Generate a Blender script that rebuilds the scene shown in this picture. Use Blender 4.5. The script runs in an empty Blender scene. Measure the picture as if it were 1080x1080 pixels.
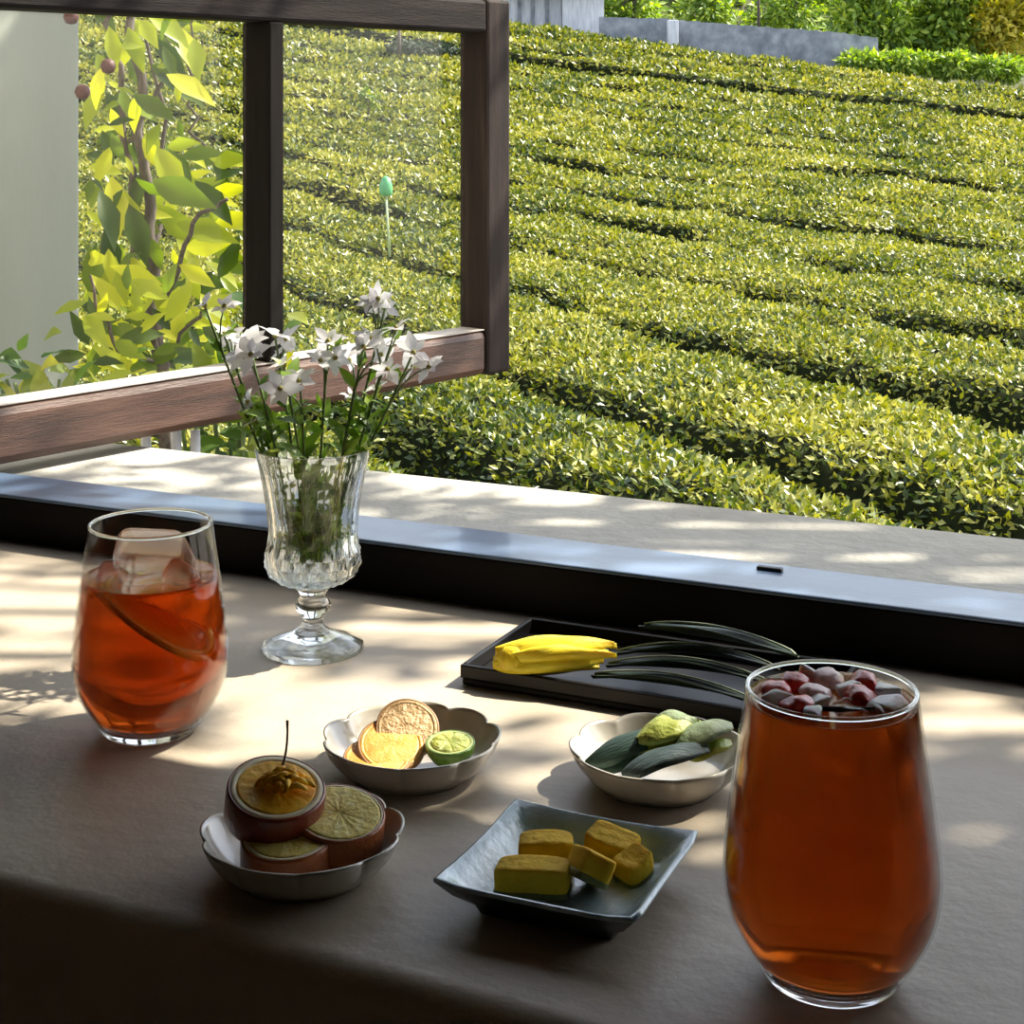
import bpy, bmesh, math, random
import numpy as np
from mathutils import Vector, Matrix, noise

random.seed(7)
RNG = np.random.default_rng(11)
C = bpy.context.scene.collection
SC = bpy.context.scene
PI = math.pi
T = 0.75            # height of the counter top
H = 0.36            # camera above the counter
F = 1750.0          # focal length in pixels of the 1080 frame
HZ = 112.0          # image row of the horizon

# ------------------------------------------------------------------ camera, sky, sun, exposure
cam = bpy.data.objects.new('camera', bpy.data.cameras.new('camera'))
C.objects.link(cam)
cam.location = (0, 0, T + H)
cam.rotation_euler = (PI / 2, 0, 0)
cam.data.sensor_width = 36
cam.data.lens = 36 * F / 1080
cam.data.shift_y = -(540 - HZ) / 1080
cam.data.clip_start = 0.02
cam.data.clip_end = 500
SC.camera = cam

SUN_AZ, SUN_EL = math.radians(64), math.radians(47)
SUN = Vector((math.sin(SUN_AZ) * math.cos(SUN_EL), math.cos(SUN_AZ) * math.cos(SUN_EL), math.sin(SUN_EL)))
world = bpy.data.worlds.new('world')
SC.world = world
world.use_nodes = True
wn = world.node_tree
wn.nodes.clear()
sky = wn.nodes.new('ShaderNodeTexSky')
sky.sky_type = 'NISHITA'
sky.sun_disc = False
sky.sun_elevation = SUN_EL
sky.sun_rotation = SUN_AZ
sky.altitude = 200
bgn = wn.nodes.new('ShaderNodeBackground')
bgn.inputs['Strength'].default_value = 0.21
wo = wn.nodes.new('ShaderNodeOutputWorld')
hsv = wn.nodes.new('ShaderNodeHueSaturation')
hsv.inputs['Saturation'].default_value = 0.42
wn.links.new(sky.outputs[0], hsv.inputs['Color'])
wn.links.new(hsv.outputs[0], bgn.inputs[0])
wn.links.new(bgn.outputs[0], wo.inputs[0])

sl = bpy.data.lights.new('sun', 'SUN')
sl.energy = 6.2
sl.angle = math.radians(0.6)
sl.color = (1.0, 0.93, 0.78)
so = bpy.data.objects.new('sun', sl)
C.objects.link(so)
so.rotation_euler = SUN.to_track_quat('Z', 'Y').to_euler()
so.location = (6, 4, 8)

SC.view_settings.view_transform = 'Standard'
SC.view_settings.look = 'None'
SC.view_settings.exposure = 1.12
SC.view_settings.gamma = 1.0
SC.view_settings.use_curve_mapping = False
SC.cycles.use_denoising = True
SC.cycles.sample_clamp_indirect = 6.0
SC.cycles.max_bounces = 14
SC.cycles.transmission_bounces = 14
SC.cycles.transparent_max_bounces = 16

# ------------------------------------------------------------------ helpers
def P(px, py, z=0.0):
    """point at height z above the counter seen at a pixel"""
    y = F * (H - z) / (py - HZ)
    return Vector(((px - 540) / F * y, y, T + z))

def PD(px, py, y):
    """point at depth y seen at a pixel"""
    return Vector(((px - 540) / F * y, y, T + H - (py - HZ) / F * y))

UD = Vector((0.9078, -0.4195, 0))      # along the window, to the right
ND = Vector((0.4195, 0.9078, 0))       # out through the window
ROT = math.atan2(UD.y, UD.x)

def W(u, n, z):
    p = UD * u + ND * n
    return Vector((p.x, p.y, z))

def new_mesh(name, verts, faces, mat, parent=None, smooth=True, loc=None, rot=None):
    me = bpy.data.meshes.new(name)
    me.from_pydata([tuple(v) for v in verts], [], faces)
    me.update()
    if smooth:
        me.polygons.foreach_set('use_smooth', [True] * len(me.polygons))
    if mat:
        for m in (mat if isinstance(mat, list) else [mat]):
            me.materials.append(m)
    o = bpy.data.objects.new(name, me)
    C.objects.link(o)
    if parent: o.parent = parent
    if loc is not None: o.location = loc
    if rot is not None: o.rotation_euler = rot
    return o

def bm_obj(name, bm, mat, parent=None, smooth=True, loc=None, rot=None):
    bmesh.ops.recalc_face_normals(bm, faces=bm.faces)
    me = bpy.data.meshes.new(name)
    bm.to_mesh(me); bm.free()
    if smooth:
        me.polygons.foreach_set('use_smooth', [True] * len(me.polygons))
    for m in (mat if isinstance(mat, list) else [mat]):
        me.materials.append(m)
    o = bpy.data.objects.new(name, me)
    C.objects.link(o)
    if parent: o.parent = parent
    if loc is not None: o.location = loc
    if rot is not None: o.rotation_euler = rot
    return o

def thing(name, label, cat, loc=(0, 0, 0), rotz=0.0, group=None):
    o = bpy.data.objects.new(name, None)
    o.empty_display_size = 0.02
    C.objects.link(o)
    o.location = loc
    o.rotation_euler = (0, 0, rotz)
    return tag(o, label, cat, group)

def tag(o, label, cat, group=None, kind=None):
    o['label'] = label
    o['category'] = cat
    if group: o['group'] = group
    if kind: o['kind'] = kind
    return o

def struct(o):
    o['kind'] = 'structure'
    return o

def bevel(o, w, seg=2, angle=0.6):
    m = o.modifiers.new('bevel', 'BEVEL')
    m.width = w; m.segments = seg; m.limit_method = 'ANGLE'; m.angle_limit = angle
    return o

def subsurf(o, lv=2):
    m = o.modifiers.new('subsurf', 'SUBSURF')
    m.levels = lv; m.render_levels = lv
    return o

def box_data(x0, x1, y0, y1, z0, z1):
    v = [(x0, y0, z0), (x1, y0, z0), (x1, y1, z0), (x0, y1, z0), (x0, y0, z1), (x1, y0, z1), (x1, y1, z1), (x0, y1, z1)]
    f = [(0, 3, 2, 1), (4, 5, 6, 7), (0, 1, 5, 4), (1, 2, 6, 5), (2, 3, 7, 6), (3, 0, 4, 7)]
    return v, f

def box(name, x0, x1, y0, y1, z0, z1, mat, parent=None, bev=0.0, loc=None, rot=None):
    v, f = box_data(x0, x1, y0, y1, z0, z1)
    o = new_mesh(name, v, f, mat, parent, False, loc, rot)
    if bev: bevel(o, bev)
    return o

def lathe_data(prof, n=48, fr=None, fz=None, close=False):
    """prof: list of (r,z).  fr(theta,i)->radius factor, fz(theta,i)->z offset"""
    v, f, rows = [], [], []
    for i, (r, z) in enumerate(prof):
        if r < 1e-6:
            rows.append([len(v)]); v.append((0, 0, z)); continue
        row = []
        for k in range(n):
            a = 2 * PI * k / n
            q = r * (fr(a, i) if fr else 1)
            row.append(len(v))
            v.append((q * math.cos(a), q * math.sin(a), z + (fz(a, i) if fz else 0)))
        rows.append(row)
    m = len(rows)
    for i in range(m if close else m - 1):
        a, b = rows[i], rows[(i + 1) % m]
        for k in range(n):
            k2 = (k + 1) % n
            if len(a) == 1 and len(b) == 1: continue
            if len(a) == 1: f.append((a[0], b[k], b[k2]))
            elif len(b) == 1: f.append((a[k], b[0], a[k2]))
            else: f.append((a[k], b[k], b[k2], a[k2]))
    return v, f

def lathe(name, prof, mat, parent=None, n=48, fr=None, fz=None, close=False, smooth=True, loc=None, rot=None):
    v, f = lathe_data(prof, n, fr, fz, close)
    o = new_mesh(name, v, f, mat, parent, smooth, loc, rot)
    bm = bmesh.new(); bm.from_mesh(o.data)
    bmesh.ops.recalc_face_normals(bm, faces=bm.faces)
    bm.to_mesh(o.data); bm.free()
    return o

def tube_into(bm, pts, radii, n=8):
    pts = [Vector(p) for p in pts]
    rings = []
    for i, p in enumerate(pts):
        d = (pts[min(i + 1, len(pts) - 1)] - pts[max(i - 1, 0)]).normalized()
        a = d.cross(Vector((0.31, 0.87, 0.38))).normalized()
        b = d.cross(a)
        r = radii[i] if isinstance(radii, (list, tuple)) else radii
        rings.append([bm.verts.new(p + (a * math.cos(2 * PI * k / n) + b * math.sin(2 * PI * k / n)) * r) for k in range(n)])
    for i in range(len(rings) - 1):
        for k in range(n):
            bm.faces.new((rings[i][k], rings[i][(k + 1) % n], rings[i + 1][(k + 1) % n], rings[i + 1][k]))
    bm.faces.new(rings[0][::-1]); bm.faces.new(rings[-1])

def bez(p0, p1, p2, n=8):
    p0, p1, p2 = Vector(p0), Vector(p1), Vector(p2)
    return [p0 * (1 - t) ** 2 + p1 * 2 * t * (1 - t) + p2 * t * t for t in [i / n for i in range(n + 1)]]

LEAF4 = (np.array([(0, 0, 0), (.45, .24, .06), (1, 0, 0.0), (.45, -.24, .06)]), [(0, 2, 1), (0, 3, 2)])
LEAF8 = (np.array([(0, 0, 0), (.18, .16, .04), (.45, .27, .07), (.75, .15, .02), (1, 0, -.10), (.75, -.15, .02), (.45, -.27, .07), (.18, -.16, .04), (.2, 0, 0), (.46, 0, 0.02), (.76, 0, -.03)]),
         [(0, 8, 1), (1, 8, 9, 2), (2, 9, 10, 3), (3, 10, 4), (0, 7, 8), (7, 6, 9, 8), (6, 5, 10, 9), (5, 4, 10)])

def leaf_arrays(pos, tip, nor, length, tmpl=LEAF4, width=1.0):
    """pos, tip (direction), nor: Nx3 arrays; length N"""
    tv, tf = tmpl
    tip = tip / np.linalg.norm(tip, axis=1, keepdims=True)
    side = np.cross(nor, tip); side /= (np.linalg.norm(side, axis=1, keepdims=True) + 1e-9)
    up = np.cross(tip, side)
    L = np.asarray(length)[:, None, None]
    v = pos[:, None, :] + L * (tv[None, :, 0:1] * tip[:, None, :] + tv[None, :, 1:2] * width * side[:, None, :] + tv[None, :, 2:3] * up[:, None, :])
    n = len(pos); k = len(tv)
    return v.reshape(-1, 3), tf, n, k

def np_mesh(name, parts, mats, parent=None, loc=None):
    """parts: list of (verts Nx3, faces(list template), repeats, k, material index, smooth)"""
    allv, loops, starts, totals, mi, sm = [], [], [], [], [], []
    off = 0; ls = 0
    for v, tf, n, k, m, s in parts:
        allv.append(np.asarray(v, dtype=np.float32))
        base = np.arange(n, dtype=np.int64) * k + off
        flat = np.array([i for f in tf for i in f], dtype=np.int64)
        sizes = np.array([len(f) for f in tf], dtype=np.int64)
        loops.append((base[:, None] + flat[None, :]).reshape(-1))
        tt = np.tile(sizes, n)
        totals.append(tt)
        mi.append(np.full(len(tt), m, dtype=np.int32)); sm.append(np.full(len(tt), s, dtype=bool))
        off += len(v)
    V = np.concatenate(allv); Lp = np.concatenate(loops); TT = np.concatenate(totals)
    ST = np.concatenate([[0], np.cumsum(TT)[:-1]])
    me = bpy.data.meshes.new(name)
    me.vertices.add(len(V)); me.vertices.foreach_set('co', V.reshape(-1))
    me.loops.add(len(Lp)); me.loops.foreach_set('vertex_index', Lp.astype(np.int32))
    me.polygons.add(len(TT)); me.polygons.foreach_set('loop_start', ST.astype(np.int32))
    me.polygons.foreach_set('loop_total', TT.astype(np.int32))
    me.polygons.foreach_set('material_index', np.concatenate(mi))
    me.polygons.foreach_set('use_smooth', np.concatenate(sm))
    me.update(calc_edges=True); me.validate()
    for m in mats: me.materials.append(m)
    o = bpy.data.objects.new(name, me); C.objects.link(o)
    if parent: o.parent = parent
    if loc is not None: o.location = loc
    return o

# ------------------------------------------------------------------ materials
def mat_new(name):
    m = bpy.data.materials.new(name)
    m.use_nodes = True
    nt = m.node_tree
    nt.nodes.clear()
    out = nt.nodes.new('ShaderNodeOutputMaterial')
    return m, nt, out

def ramp(nt, stops):
    r = nt.nodes.new('ShaderNodeValToRGB')
    e = r.color_ramp.elements
    while len(e) < len(stops): e.new(0.5)
    for q, (p, c) in zip(e, stops):
        q.position = p; q.color = (*c, 1)
    return r

def noise_node(nt, scale, detail=4, stretch=None, rough=0.55, obj=True):
    tc = nt.nodes.new('ShaderNodeTexCoord')
    n = nt.nodes.new('ShaderNodeTexNoise')
    n.inputs['Scale'].default_value = scale
    n.inputs['Detail'].default_value = detail
    n.inputs['Roughness'].default_value = rough
    src = tc.outputs['Object'] if obj else tc.outputs['Generated']
    if stretch:
        mp = nt.nodes.new('ShaderNodeMapping')
        mp.inputs['Scale'].default_value = stretch
        nt.links.new(src, mp.inputs[0]); src = mp.outputs[0]
    nt.links.new(src, n.inputs['Vector'])
    return n

def solid(name, c1, c2=None, scale=20, rough=0.5, bump=0.0, bump_scale=None, stretch=None, spec=0.5, coat=0.0, sss=0.0, stops=None, metallic=0.0):
    m, nt, out = mat_new(name)
    b = nt.nodes.new('ShaderNodeBsdfPrincipled')
    b.inputs['Roughness'].default_value = rough
    b.inputs['Specular IOR Level'].default_value = spec
    b.inputs['Coat Weight'].default_value = coat
    b.inputs['Coat Roughness'].default_value = 0.08
    b.inputs['Metallic'].default_value = metallic
    if sss:
        b.inputs['Subsurface Weight'].default_value = sss
        b.inputs['Subsurface Scale'].default_value = 0.004
        b.inputs['Subsurface Radius'].default_value = (1, .5, .25)
    n = noise_node(nt, scale, 5, stretch)
    if stops is None:
        stops = [(0.3, c1), (0.7, c2 or c1)]
    r = ramp(nt, stops)
    nt.links.new(n.outputs['Fac'], r.inputs[0])
    nt.links.new(r.outputs[0], b.inputs['Base Color'])
    if bump:
        n2 = noise_node(nt, bump_scale or scale * 3, 6, stretch)
        bp = nt.nodes.new('ShaderNodeBump')
        bp.inputs['Strength'].default_value = bump
        bp.inputs['Distance'].default_value = 0.01
        nt.links.new(n2.outputs['Fac'], bp.inputs['Height'])
        nt.links.new(bp.outputs[0], b.inputs['Normal'])
    nt.links.new(b.outputs[0], out.inputs[0])
    return m

def leafmat(name, stops, transl=0.35, rough=0.4, tcol=None, spec=0.5, patch=None):
    """every leaf (mesh island) draws its own tint"""
    m, nt, out = mat_new(name)
    g = nt.nodes.new('ShaderNodeNewGeometry')
    r = ramp(nt, stops)
    if patch:
        n = noise_node(nt, patch, 3)
        mx = nt.nodes.new('ShaderNodeMath'); mx.operation = 'MULTIPLY_ADD'
        nt.links.new(n.outputs['Fac'], mx.inputs[0]); mx.inputs[1].default_value = 1.3
        mx.inputs[2].default_value = -0.65
        ad = nt.nodes.new('ShaderNodeMath'); ad.operation = 'ADD'
        nt.links.new(mx.outputs[0], ad.inputs[0]); nt.links.new(g.outputs['Random Per Island'], ad.inputs[1])
        nt.links.new(ad.outputs[0], r.inputs[0])
    else:
        nt.links.new(g.outputs['Random Per Island'], r.inputs[0])
    b = nt.nodes.new('ShaderNodeBsdfPrincipled')
    b.inputs['Roughness'].default_value = rough
    b.inputs['Specular IOR Level'].default_value = spec
    nt.links.new(r.outputs[0], b.inputs['Base Color'])
    t = nt.nodes.new('ShaderNodeBsdfTranslucent')
    hs = nt.nodes.new('ShaderNodeHueSaturation')
    hs.inputs['Saturation'].default_value = 1.15
    hs.inputs['Value'].default_value = 1.25
    nt.links.new(r.outputs[0], hs.inputs['Color'])
    nt.links.new(hs.outputs[0], t.inputs[0])
    mix = nt.nodes.new('ShaderNodeMixShader')
    mix.inputs[0].default_value = transl
    nt.links.new(b.outputs[0], mix.inputs[1]); nt.links.new(t.outputs[0], mix.inputs[2])
    nt.links.new(mix.outputs[0], out.inputs[0])
    return m

def thin_glass(name, tint=(1, 1, 1), ior=1.5, rough=0.0, base=0.02):
    """a thin pane: light passes straight through, the surface mirrors by its Fresnel factor"""
    m, nt, out = mat_new(name)
    fr = nt.nodes.new('ShaderNodeLayerWeight'); fr.inputs[0].default_value = 0.5      # Schlick's curve, the same from both sides
    pw = nt.nodes.new('ShaderNodeMath'); pw.operation = 'POWER'; pw.inputs[1].default_value = 5.0
    ad = nt.nodes.new('ShaderNodeMath'); ad.operation = 'MULTIPLY_ADD'; ad.inputs[1].default_value = 0.95; ad.inputs[2].default_value = 0.03 + base
    nt.links.new(fr.outputs['Facing'], pw.inputs[0]); nt.links.new(pw.outputs[0], ad.inputs[0])
    t = nt.nodes.new('ShaderNodeBsdfTransparent'); t.inputs[0].default_value = (*tint, 1)
    g = nt.nodes.new('ShaderNodeBsdfGlossy'); g.inputs['Roughness'].default_value = rough
    mix = nt.nodes.new('ShaderNodeMixShader')
    nt.links.new(ad.outputs[0], mix.inputs[0]); nt.links.new(t.outputs[0], mix.inputs[1]); nt.links.new(g.outputs[0], mix.inputs[2])
    nt.links.new(mix.outputs[0], out.inputs[0])
    return m

def glass(name, color=(1, 1, 1), rough=0.0, ior=1.48, clear=0.0):
    m, nt, out = mat_new(name)
    g = nt.nodes.new('ShaderNodeBsdfGlass')
    g.inputs['Color'].default_value = (*color, 1); g.inputs['Roughness'].default_value = rough; g.inputs['IOR'].default_value = ior
    if clear:
        t = nt.nodes.new('ShaderNodeBsdfTransparent'); t.inputs[0].default_value = (*color, 1)
        mix = nt.nodes.new('ShaderNodeMixShader'); mix.inputs[0].default_value = clear
        nt.links.new(g.outputs[0], mix.inputs[1]); nt.links.new(t.outputs[0], mix.inputs[2])
        nt.links.new(mix.outputs[0], out.inputs[0])
    else:
        nt.links.new(g.outputs[0], out.inputs[0])
    return m

def drink_mat(name, absorb, dens, trans, tmix, rough=0.08, stops=None, clear=0.2):
    """cloudy cold drink: clear liquid that swallows blue and green, with suspended pulp"""
    m, nt, out = mat_new(name)
    g = nt.nodes.new('ShaderNodeBsdfGlass')
    g.inputs['IOR'].default_value = 1.33; g.inputs['Roughness'].default_value = rough
    g.inputs['Color'].default_value = (1, .9, .7, 1)
    tp = nt.nodes.new('ShaderNodeBsdfTransparent')
    m0 = nt.nodes.new('ShaderNodeMixShader'); m0.inputs[0].default_value = clear
    nt.links.new(g.outputs[0], m0.inputs[1]); nt.links.new(tp.outputs[0], m0.inputs[2])
    n = noise_node(nt, 26, 3)
    r = ramp(nt, stops)
    nt.links.new(n.outputs['Fac'], r.inputs[0])
    t = nt.nodes.new('ShaderNodeBsdfTranslucent'); nt.links.new(r.outputs[0], t.inputs[0])
    d = nt.nodes.new('ShaderNodeBsdfDiffuse'); nt.links.new(r.outputs[0], d.inputs[0])
    m1 = nt.nodes.new('ShaderNodeMixShader'); m1.inputs[0].default_value = 0.35
    nt.links.new(t.outputs[0], m1.inputs[1]); nt.links.new(d.outputs[0], m1.inputs[2])
    m2 = nt.nodes.new('ShaderNodeMixShader'); m2.inputs[0].default_value = tmix
    nt.links.new(m0.outputs[0], m2.inputs[1]); nt.links.new(m1.outputs[0], m2.inputs[2])
    nt.links.new(m2.outputs[0], out.inputs['Surface'])
    va = nt.nodes.new('ShaderNodeVolumeAbsorption')
    va.inputs['Color'].default_value = (*absorb, 1); va.inputs['Density'].default_value = dens
    nt.links.new(va.outputs[0], out.inputs['Volume'])
    return m

M = {}
M['counter'] = solid('counter_clay', None, scale=9, rough=0.5, bump=0.12, bump_scale=55, spec=0.5,
                     stops=[(0.25, (.37, .31, .235)), (0.5, (.44, .37, .285)), (0.75, (.50, .425, .33))])
M['frame'] = solid('dark_frame', (.004, .0035, .0035), (.008, .0065, .006), 12, 0.6, 0.1, 80, (1, 12, 12), 0.1)
M['frame_sky_sheen'] = solid('sky_sheen_blue', (.07, .115, .20), (.11, .16, .25), 7, 0.3, 0.08, 80, (1, 9, 9), 0.6, coat=0.2)  # blue of the reflected sky put into the colour
M['sash'] = solid('sash_wood', None, scale=7, rough=0.5, bump=0.18, bump_scale=60, stretch=(1, 14, 14),
                  stops=[(0.25, (.026, .012, .008)), (0.5, (.075, .034, .022)), (0.8, (.15, .078, .052))])
M['sunlit_worn'] = solid('sunlit_worn_wood', (.36, .31, .27), (.58, .53, .48), 30, 0.6, 0.2, 60, (1, 10, 10))  # worn wood, made pale to carry the sunlight on the rail
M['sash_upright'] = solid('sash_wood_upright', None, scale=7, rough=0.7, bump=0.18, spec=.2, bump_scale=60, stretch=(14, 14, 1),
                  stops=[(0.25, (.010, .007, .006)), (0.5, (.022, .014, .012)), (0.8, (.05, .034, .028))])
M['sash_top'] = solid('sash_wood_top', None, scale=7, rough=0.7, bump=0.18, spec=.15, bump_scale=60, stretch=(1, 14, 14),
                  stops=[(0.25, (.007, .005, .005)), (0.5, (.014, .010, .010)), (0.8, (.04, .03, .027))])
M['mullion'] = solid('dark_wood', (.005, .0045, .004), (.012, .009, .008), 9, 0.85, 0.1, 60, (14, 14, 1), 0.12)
M['concrete'] = solid('concrete', None, scale=6, rough=0.8, bump=0.25, bump_scale=90, spec=0.3,
                      stops=[(0.2, (.32, .30, .26)), (0.5, (.43, .41, .36)), (0.8, (.50, .475, .42))])
M['room'] = solid('room_plaster', (.58, .50, .40), (.64, .56, .46), 4, 0.9)
M['unlit_front'] = solid('unlit_brown_front', (.012, .008, .005), (.02, .014, .008), 6, 0.9, spec=.1)  # near-black brown: the shade on the unlit front is in the colour
M['plaster'] = solid('pale_plaster', None, scale=3, rough=0.9, bump=0.15, bump_scale=30, stretch=(1, 1, .35),
                     stops=[(0.2, (.19, .21, .18)), (0.6, (.25, .27, .235)), (0.85, (.31, .32, .28))])
M['pane'] = thin_glass('window_pane', base=-.018)
M['tumbler'] = thin_glass('tumbler_glass', (.985, .99, .985), 1.45, 0.0, -0.012)
M['clear'] = glass('thick_glass', (.99, 1, .995), 0.0, 1.47, 0.15)
M['crystal'] = glass('cut_crystal', (.985, .995, .985), 0.0, 1.5, 0.12)
M['ice'] = glass('ice', (.97, .97, .96), 0.18, 1.2, 0.25)
M['soil'] = solid('soil', None, scale=2.5, rough=0.95, bump=0.3, bump_scale=20, stops=[(0.3, (.03, .035, .012)), (0.7, (.07, .075, .025))])
M['tea_body'] = solid('tea_twigs', None, scale=14, rough=0.95, spec=.1, stops=[(0.3, (.006, .009, .003)), (0.7, (.02, .026, .007))])
M['tea_leaf'] = leafmat('tea_leaf', [(0.0, (.035, .065, .015)), (0.3, (.12, .155, .022)), (0.65, (.265, .27, .033)), (1.0, (.47, .44, .095))], 0.25, 0.36, patch=0.55)
M['vine_leaf'] = leafmat('vine_leaf', [(0.0, (.03, .06, .01)), (0.35, (.13, .20, .018)), (0.65, (.40, .46, .03)), (1.0, (.72, .72, .08))], 0.5, 0.35)
M['shrub_leaf'] = leafmat('shrub_leaf', [(0.0, (.03, .08, .015)), (0.5, (.12, .22, .03)), (1.0, (.42, .42, .06))], 0.4, 0.45)
M['tree_leaf'] = leafmat('tree_leaf', [(0.0, (.06, .12, .02)), (0.5, (.22, .34, .045)), (1.0, (.46, .54, .08))], 0.4, 0.5)
M['yellow_leaf'] = leafmat('yellow_tree_leaf', [(0.0, (.20, .22, .02)), (0.5, (.45, .40, .04)), (1.0, (.62, .52, .08))], 0.4, 0.5)
M['bark'] = solid('bark', (.05, .04, .03), (.14, .11, .09), 30, 0.9, 0.4, 60, (6, 6, 1))
M['stem'] = solid('green_stem', (.05, .09, .02), (.12, .18, .05), 40, 0.5)
M['petal'] = leafmat('white_petal', [(0.0, (.70, .68, .74)), (1.0, (.88, .87, .86))], 0.35, 0.6, spec=0.2)
M['calyx'] = solid('flower_centre', (.20, .20, .05), (.45, .38, .08), 300, 0.6)
M['flower_leaf'] = leafmat('flower_leaf', [(0.0, (.08, .16, .03)), (0.6, (.22, .34, .06)), (1.0, (.40, .48, .12))], 0.4, 0.4)
M['porcelain'] = solid('glazed_porcelain', (.44, .40, .33), (.56, .52, .45), 30, 0.2, 0.05, 60, None, 0.6, coat=0.4)
M['celadon'] = solid('celadon_plate', None, scale=60, rough=0.16, bump=0.15, bump_scale=120, coat=0.5,
                     stops=[(0.25, (.30, .46, .55)), (0.5, (.44, .60, .68)), (0.75, (.60, .72, .76))])
M['lacquer'] = solid('black_lacquer', (.006, .005, .005), (.010, .009, .008), 20, 0.4, spec=0.2, coat=0.05)

# ------------------------------------------------------------------ the room shell
U0, U1 = -1.045, 0.34           # window opening along the wall
N0, N1 = 1.074, 1.137           # inner and outer face of the window wall
HEAD = T + 0.53
RU0, RU1, RN0, CEIL = -2.1, 1.5, -1.7, 2.4

def wbox(name, u0, u1, n0, n1, z0, z1, mat, parent=None, bev=0.0):
    return box(name, u0, u1, n0, n1, z0, z1, mat, parent, bev, None, None if parent else (0, 0, ROT))

struct(wbox('floor', RU0, RU1, RN0, N1, -0.1, 0.0, M['room']))
struct(wbox('ceiling', RU0, RU1, RN0, N1, CEIL, CEIL + 0.1, M['room']))
struct(wbox('wall_left', RU0 - 0.1, RU0, RN0, N1, 0.0, CEIL, M['room']))
struct(wbox('wall_right', RU1, RU1 + 0.1, RN0, N1, 0.0, CEIL, M['room']))
struct(wbox('wall_rear', RU0, RU1, RN0 - 0.1, RN0, 0.0, CEIL, M['room']))

def window_wall():
    v, f = [], []
    for u0, u1, z0, z1 in ((RU0, U0 - .04, 0, CEIL), (U1 + .04, RU1, 0, CEIL), (U0 - .04, U1 + .04, HEAD + .04, CEIL), (U0 - .04, U1 + .04, 0, T - .03)):
        bv, bf = box_data(u0, u1, N0, N1, z0, z1)
        o = len(v); v += bv; f += [tuple(i + o for i in q) for q in bf]
    return struct(new_mesh('wall_front', v, f, M['room'], None, False, None, (0, 0, ROT)))
window_wall()

# fixed window frame: dark sill bar, added cap with the sky's reflection in its colour, jambs and head
fr = struct(thing('window_1', 'fixed dark timber window frame around the opening', 'window frame', (0, 0, 0), ROT))
del fr['label'], fr['category']
wbox('sill_bar', U0 - .04, U1 + .04, N0, N1, T - .03, T + .0345, M['frame'], fr, 0.001)
wbox('sill_sky_sheen', U0 - .04, U1 + .04, N0 - .001, N1, T + .0348, T + .038, M['frame_sky_sheen'], fr, 0.0015)
wbox('jamb', U0 - .04, U0, N0, N1, T + .038, HEAD, M['frame'], fr, 0.003)
wbox('jamb', U1, U1 + .04, N0, N1, T + .038, HEAD, M['frame'], fr, 0.003)
wbox('frame_head', U0 - .04, U1 + .04, N0, N1, HEAD, HEAD + .04, M['frame'], fr, 0.003)
pc = P(812, 600, 0.039)
cu, cn = pc.x * UD.x + pc.y * UD.y, pc.x * ND.x + pc.y * ND.y
wbox('catch', cu - .009, cu + .009, cn - .003, cn + .003, T + .0375, T + .0405, M['lacquer'], fr, 0.001)

# outer concrete ledge
led = wbox('trim_1', -3.0, 2.0, N1, 1.30, T - 1.9, T + .034, M['concrete'])
bevel(led, 0.006, 2); struct(led)

# ------------------------------------------------------------------ counter with soft rounded front edge
cnt = thing('counter', 'long tan clay counter with a rounded front edge under the window', 'counter', (0, 0, 0), ROT)
def counter_mesh():
    n_front = 0.592
    prof = [(N0 - .0006, T)]
    R = 0.017
    prof += [(n_front + 0.30, T), (n_front + 0.12, T), (n_front + R + .03, T)]
    for k in range(9):
        a = PI / 2 * k / 8
        prof.append((n_front + R - R * math.sin(a), T - R + R * math.cos(a)))
    prof += [(n_front, T - .06), (n_front, T - .07), (n_front + .03, T - .07), (N0 - .0006, T - .07)]
    us = [RU0 + .002 + (RU1 - RU0 - .004) * i / 90 for i in range(91)]
    v, f = [], []
    m = len(prof)
    for u in us:
        for j, (n, z) in enumerate(prof):
            dn = 0
            if 3 <= j <= m - 3:
                dn = 0.006 * noise.noise((u * 5, 0.3, 2.1)) + 0.003 * noise.noise((u * 17, 1.3, z * 9))
            v.append((u, n + dn, z))
    for i in range(len(us) - 1):
        for j in range(m):
            j2 = (j + 1) % m
            f.append((i * m + j, (i + 1) * m + j, (i + 1) * m + j2, i * m + j2))
    f.append(tuple(range(m))); f.append(tuple((len(us) - 1) * m + j for j in range(m))[::-1])
    o = new_mesh('countertop', v, f, M['counter'], cnt, True)
    bm = bmesh.new(); bm.from_mesh(o.data); bmesh.ops.recalc_face_normals(bm, faces=bm.faces); bm.to_mesh(o.data); bm.free()
    return o
counter_mesh()
wbox('front_panel', RU0 + .002, RU1 - .002, 0.61, 0.66, 0.0, T - .07, M['unlit_front'], cnt)

# ------------------------------------------------------------------ open casement sash
AZ = math.radians(40.2)
S0 = Vector((-.4476, 1.4507, T))
sash = thing('window_sash', 'brown wooden casement sash with two panes, swung open outward at left', 'window',
             (S0.x, S0.y, T), math.atan2(math.cos(AZ), math.sin(AZ)))
TH = 0.0445
def rail(name, x0, x1, z0, z1, mat, y0=0.0, y1=TH, bev=0.004):
    return box(name, x0, x1, y0, y1, z0, z1, mat, sash, bev)
rail('bottom_rail', -.012, .648, .045, .097, M['sash'], bev=.008)
rail('top_rail', -.012, .648, .4465, .484, M['sash_top'])
rail('stile', -.055, -.0125, .044, .486, M['sash_upright'])
rail('stile', .6485, .691, .044, .486, M['sash_upright'])
rail('sunlit_edge', -.011, .647, .0968, .0985, M['sunlit_worn'], .003, .037, .0006)  # added strip, coloured as sun on the rail's worn top edge
rail('mullion', .312, .332, .0987, .4465, M['mullion'], 0.001, TH - .001, 0.002)
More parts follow.
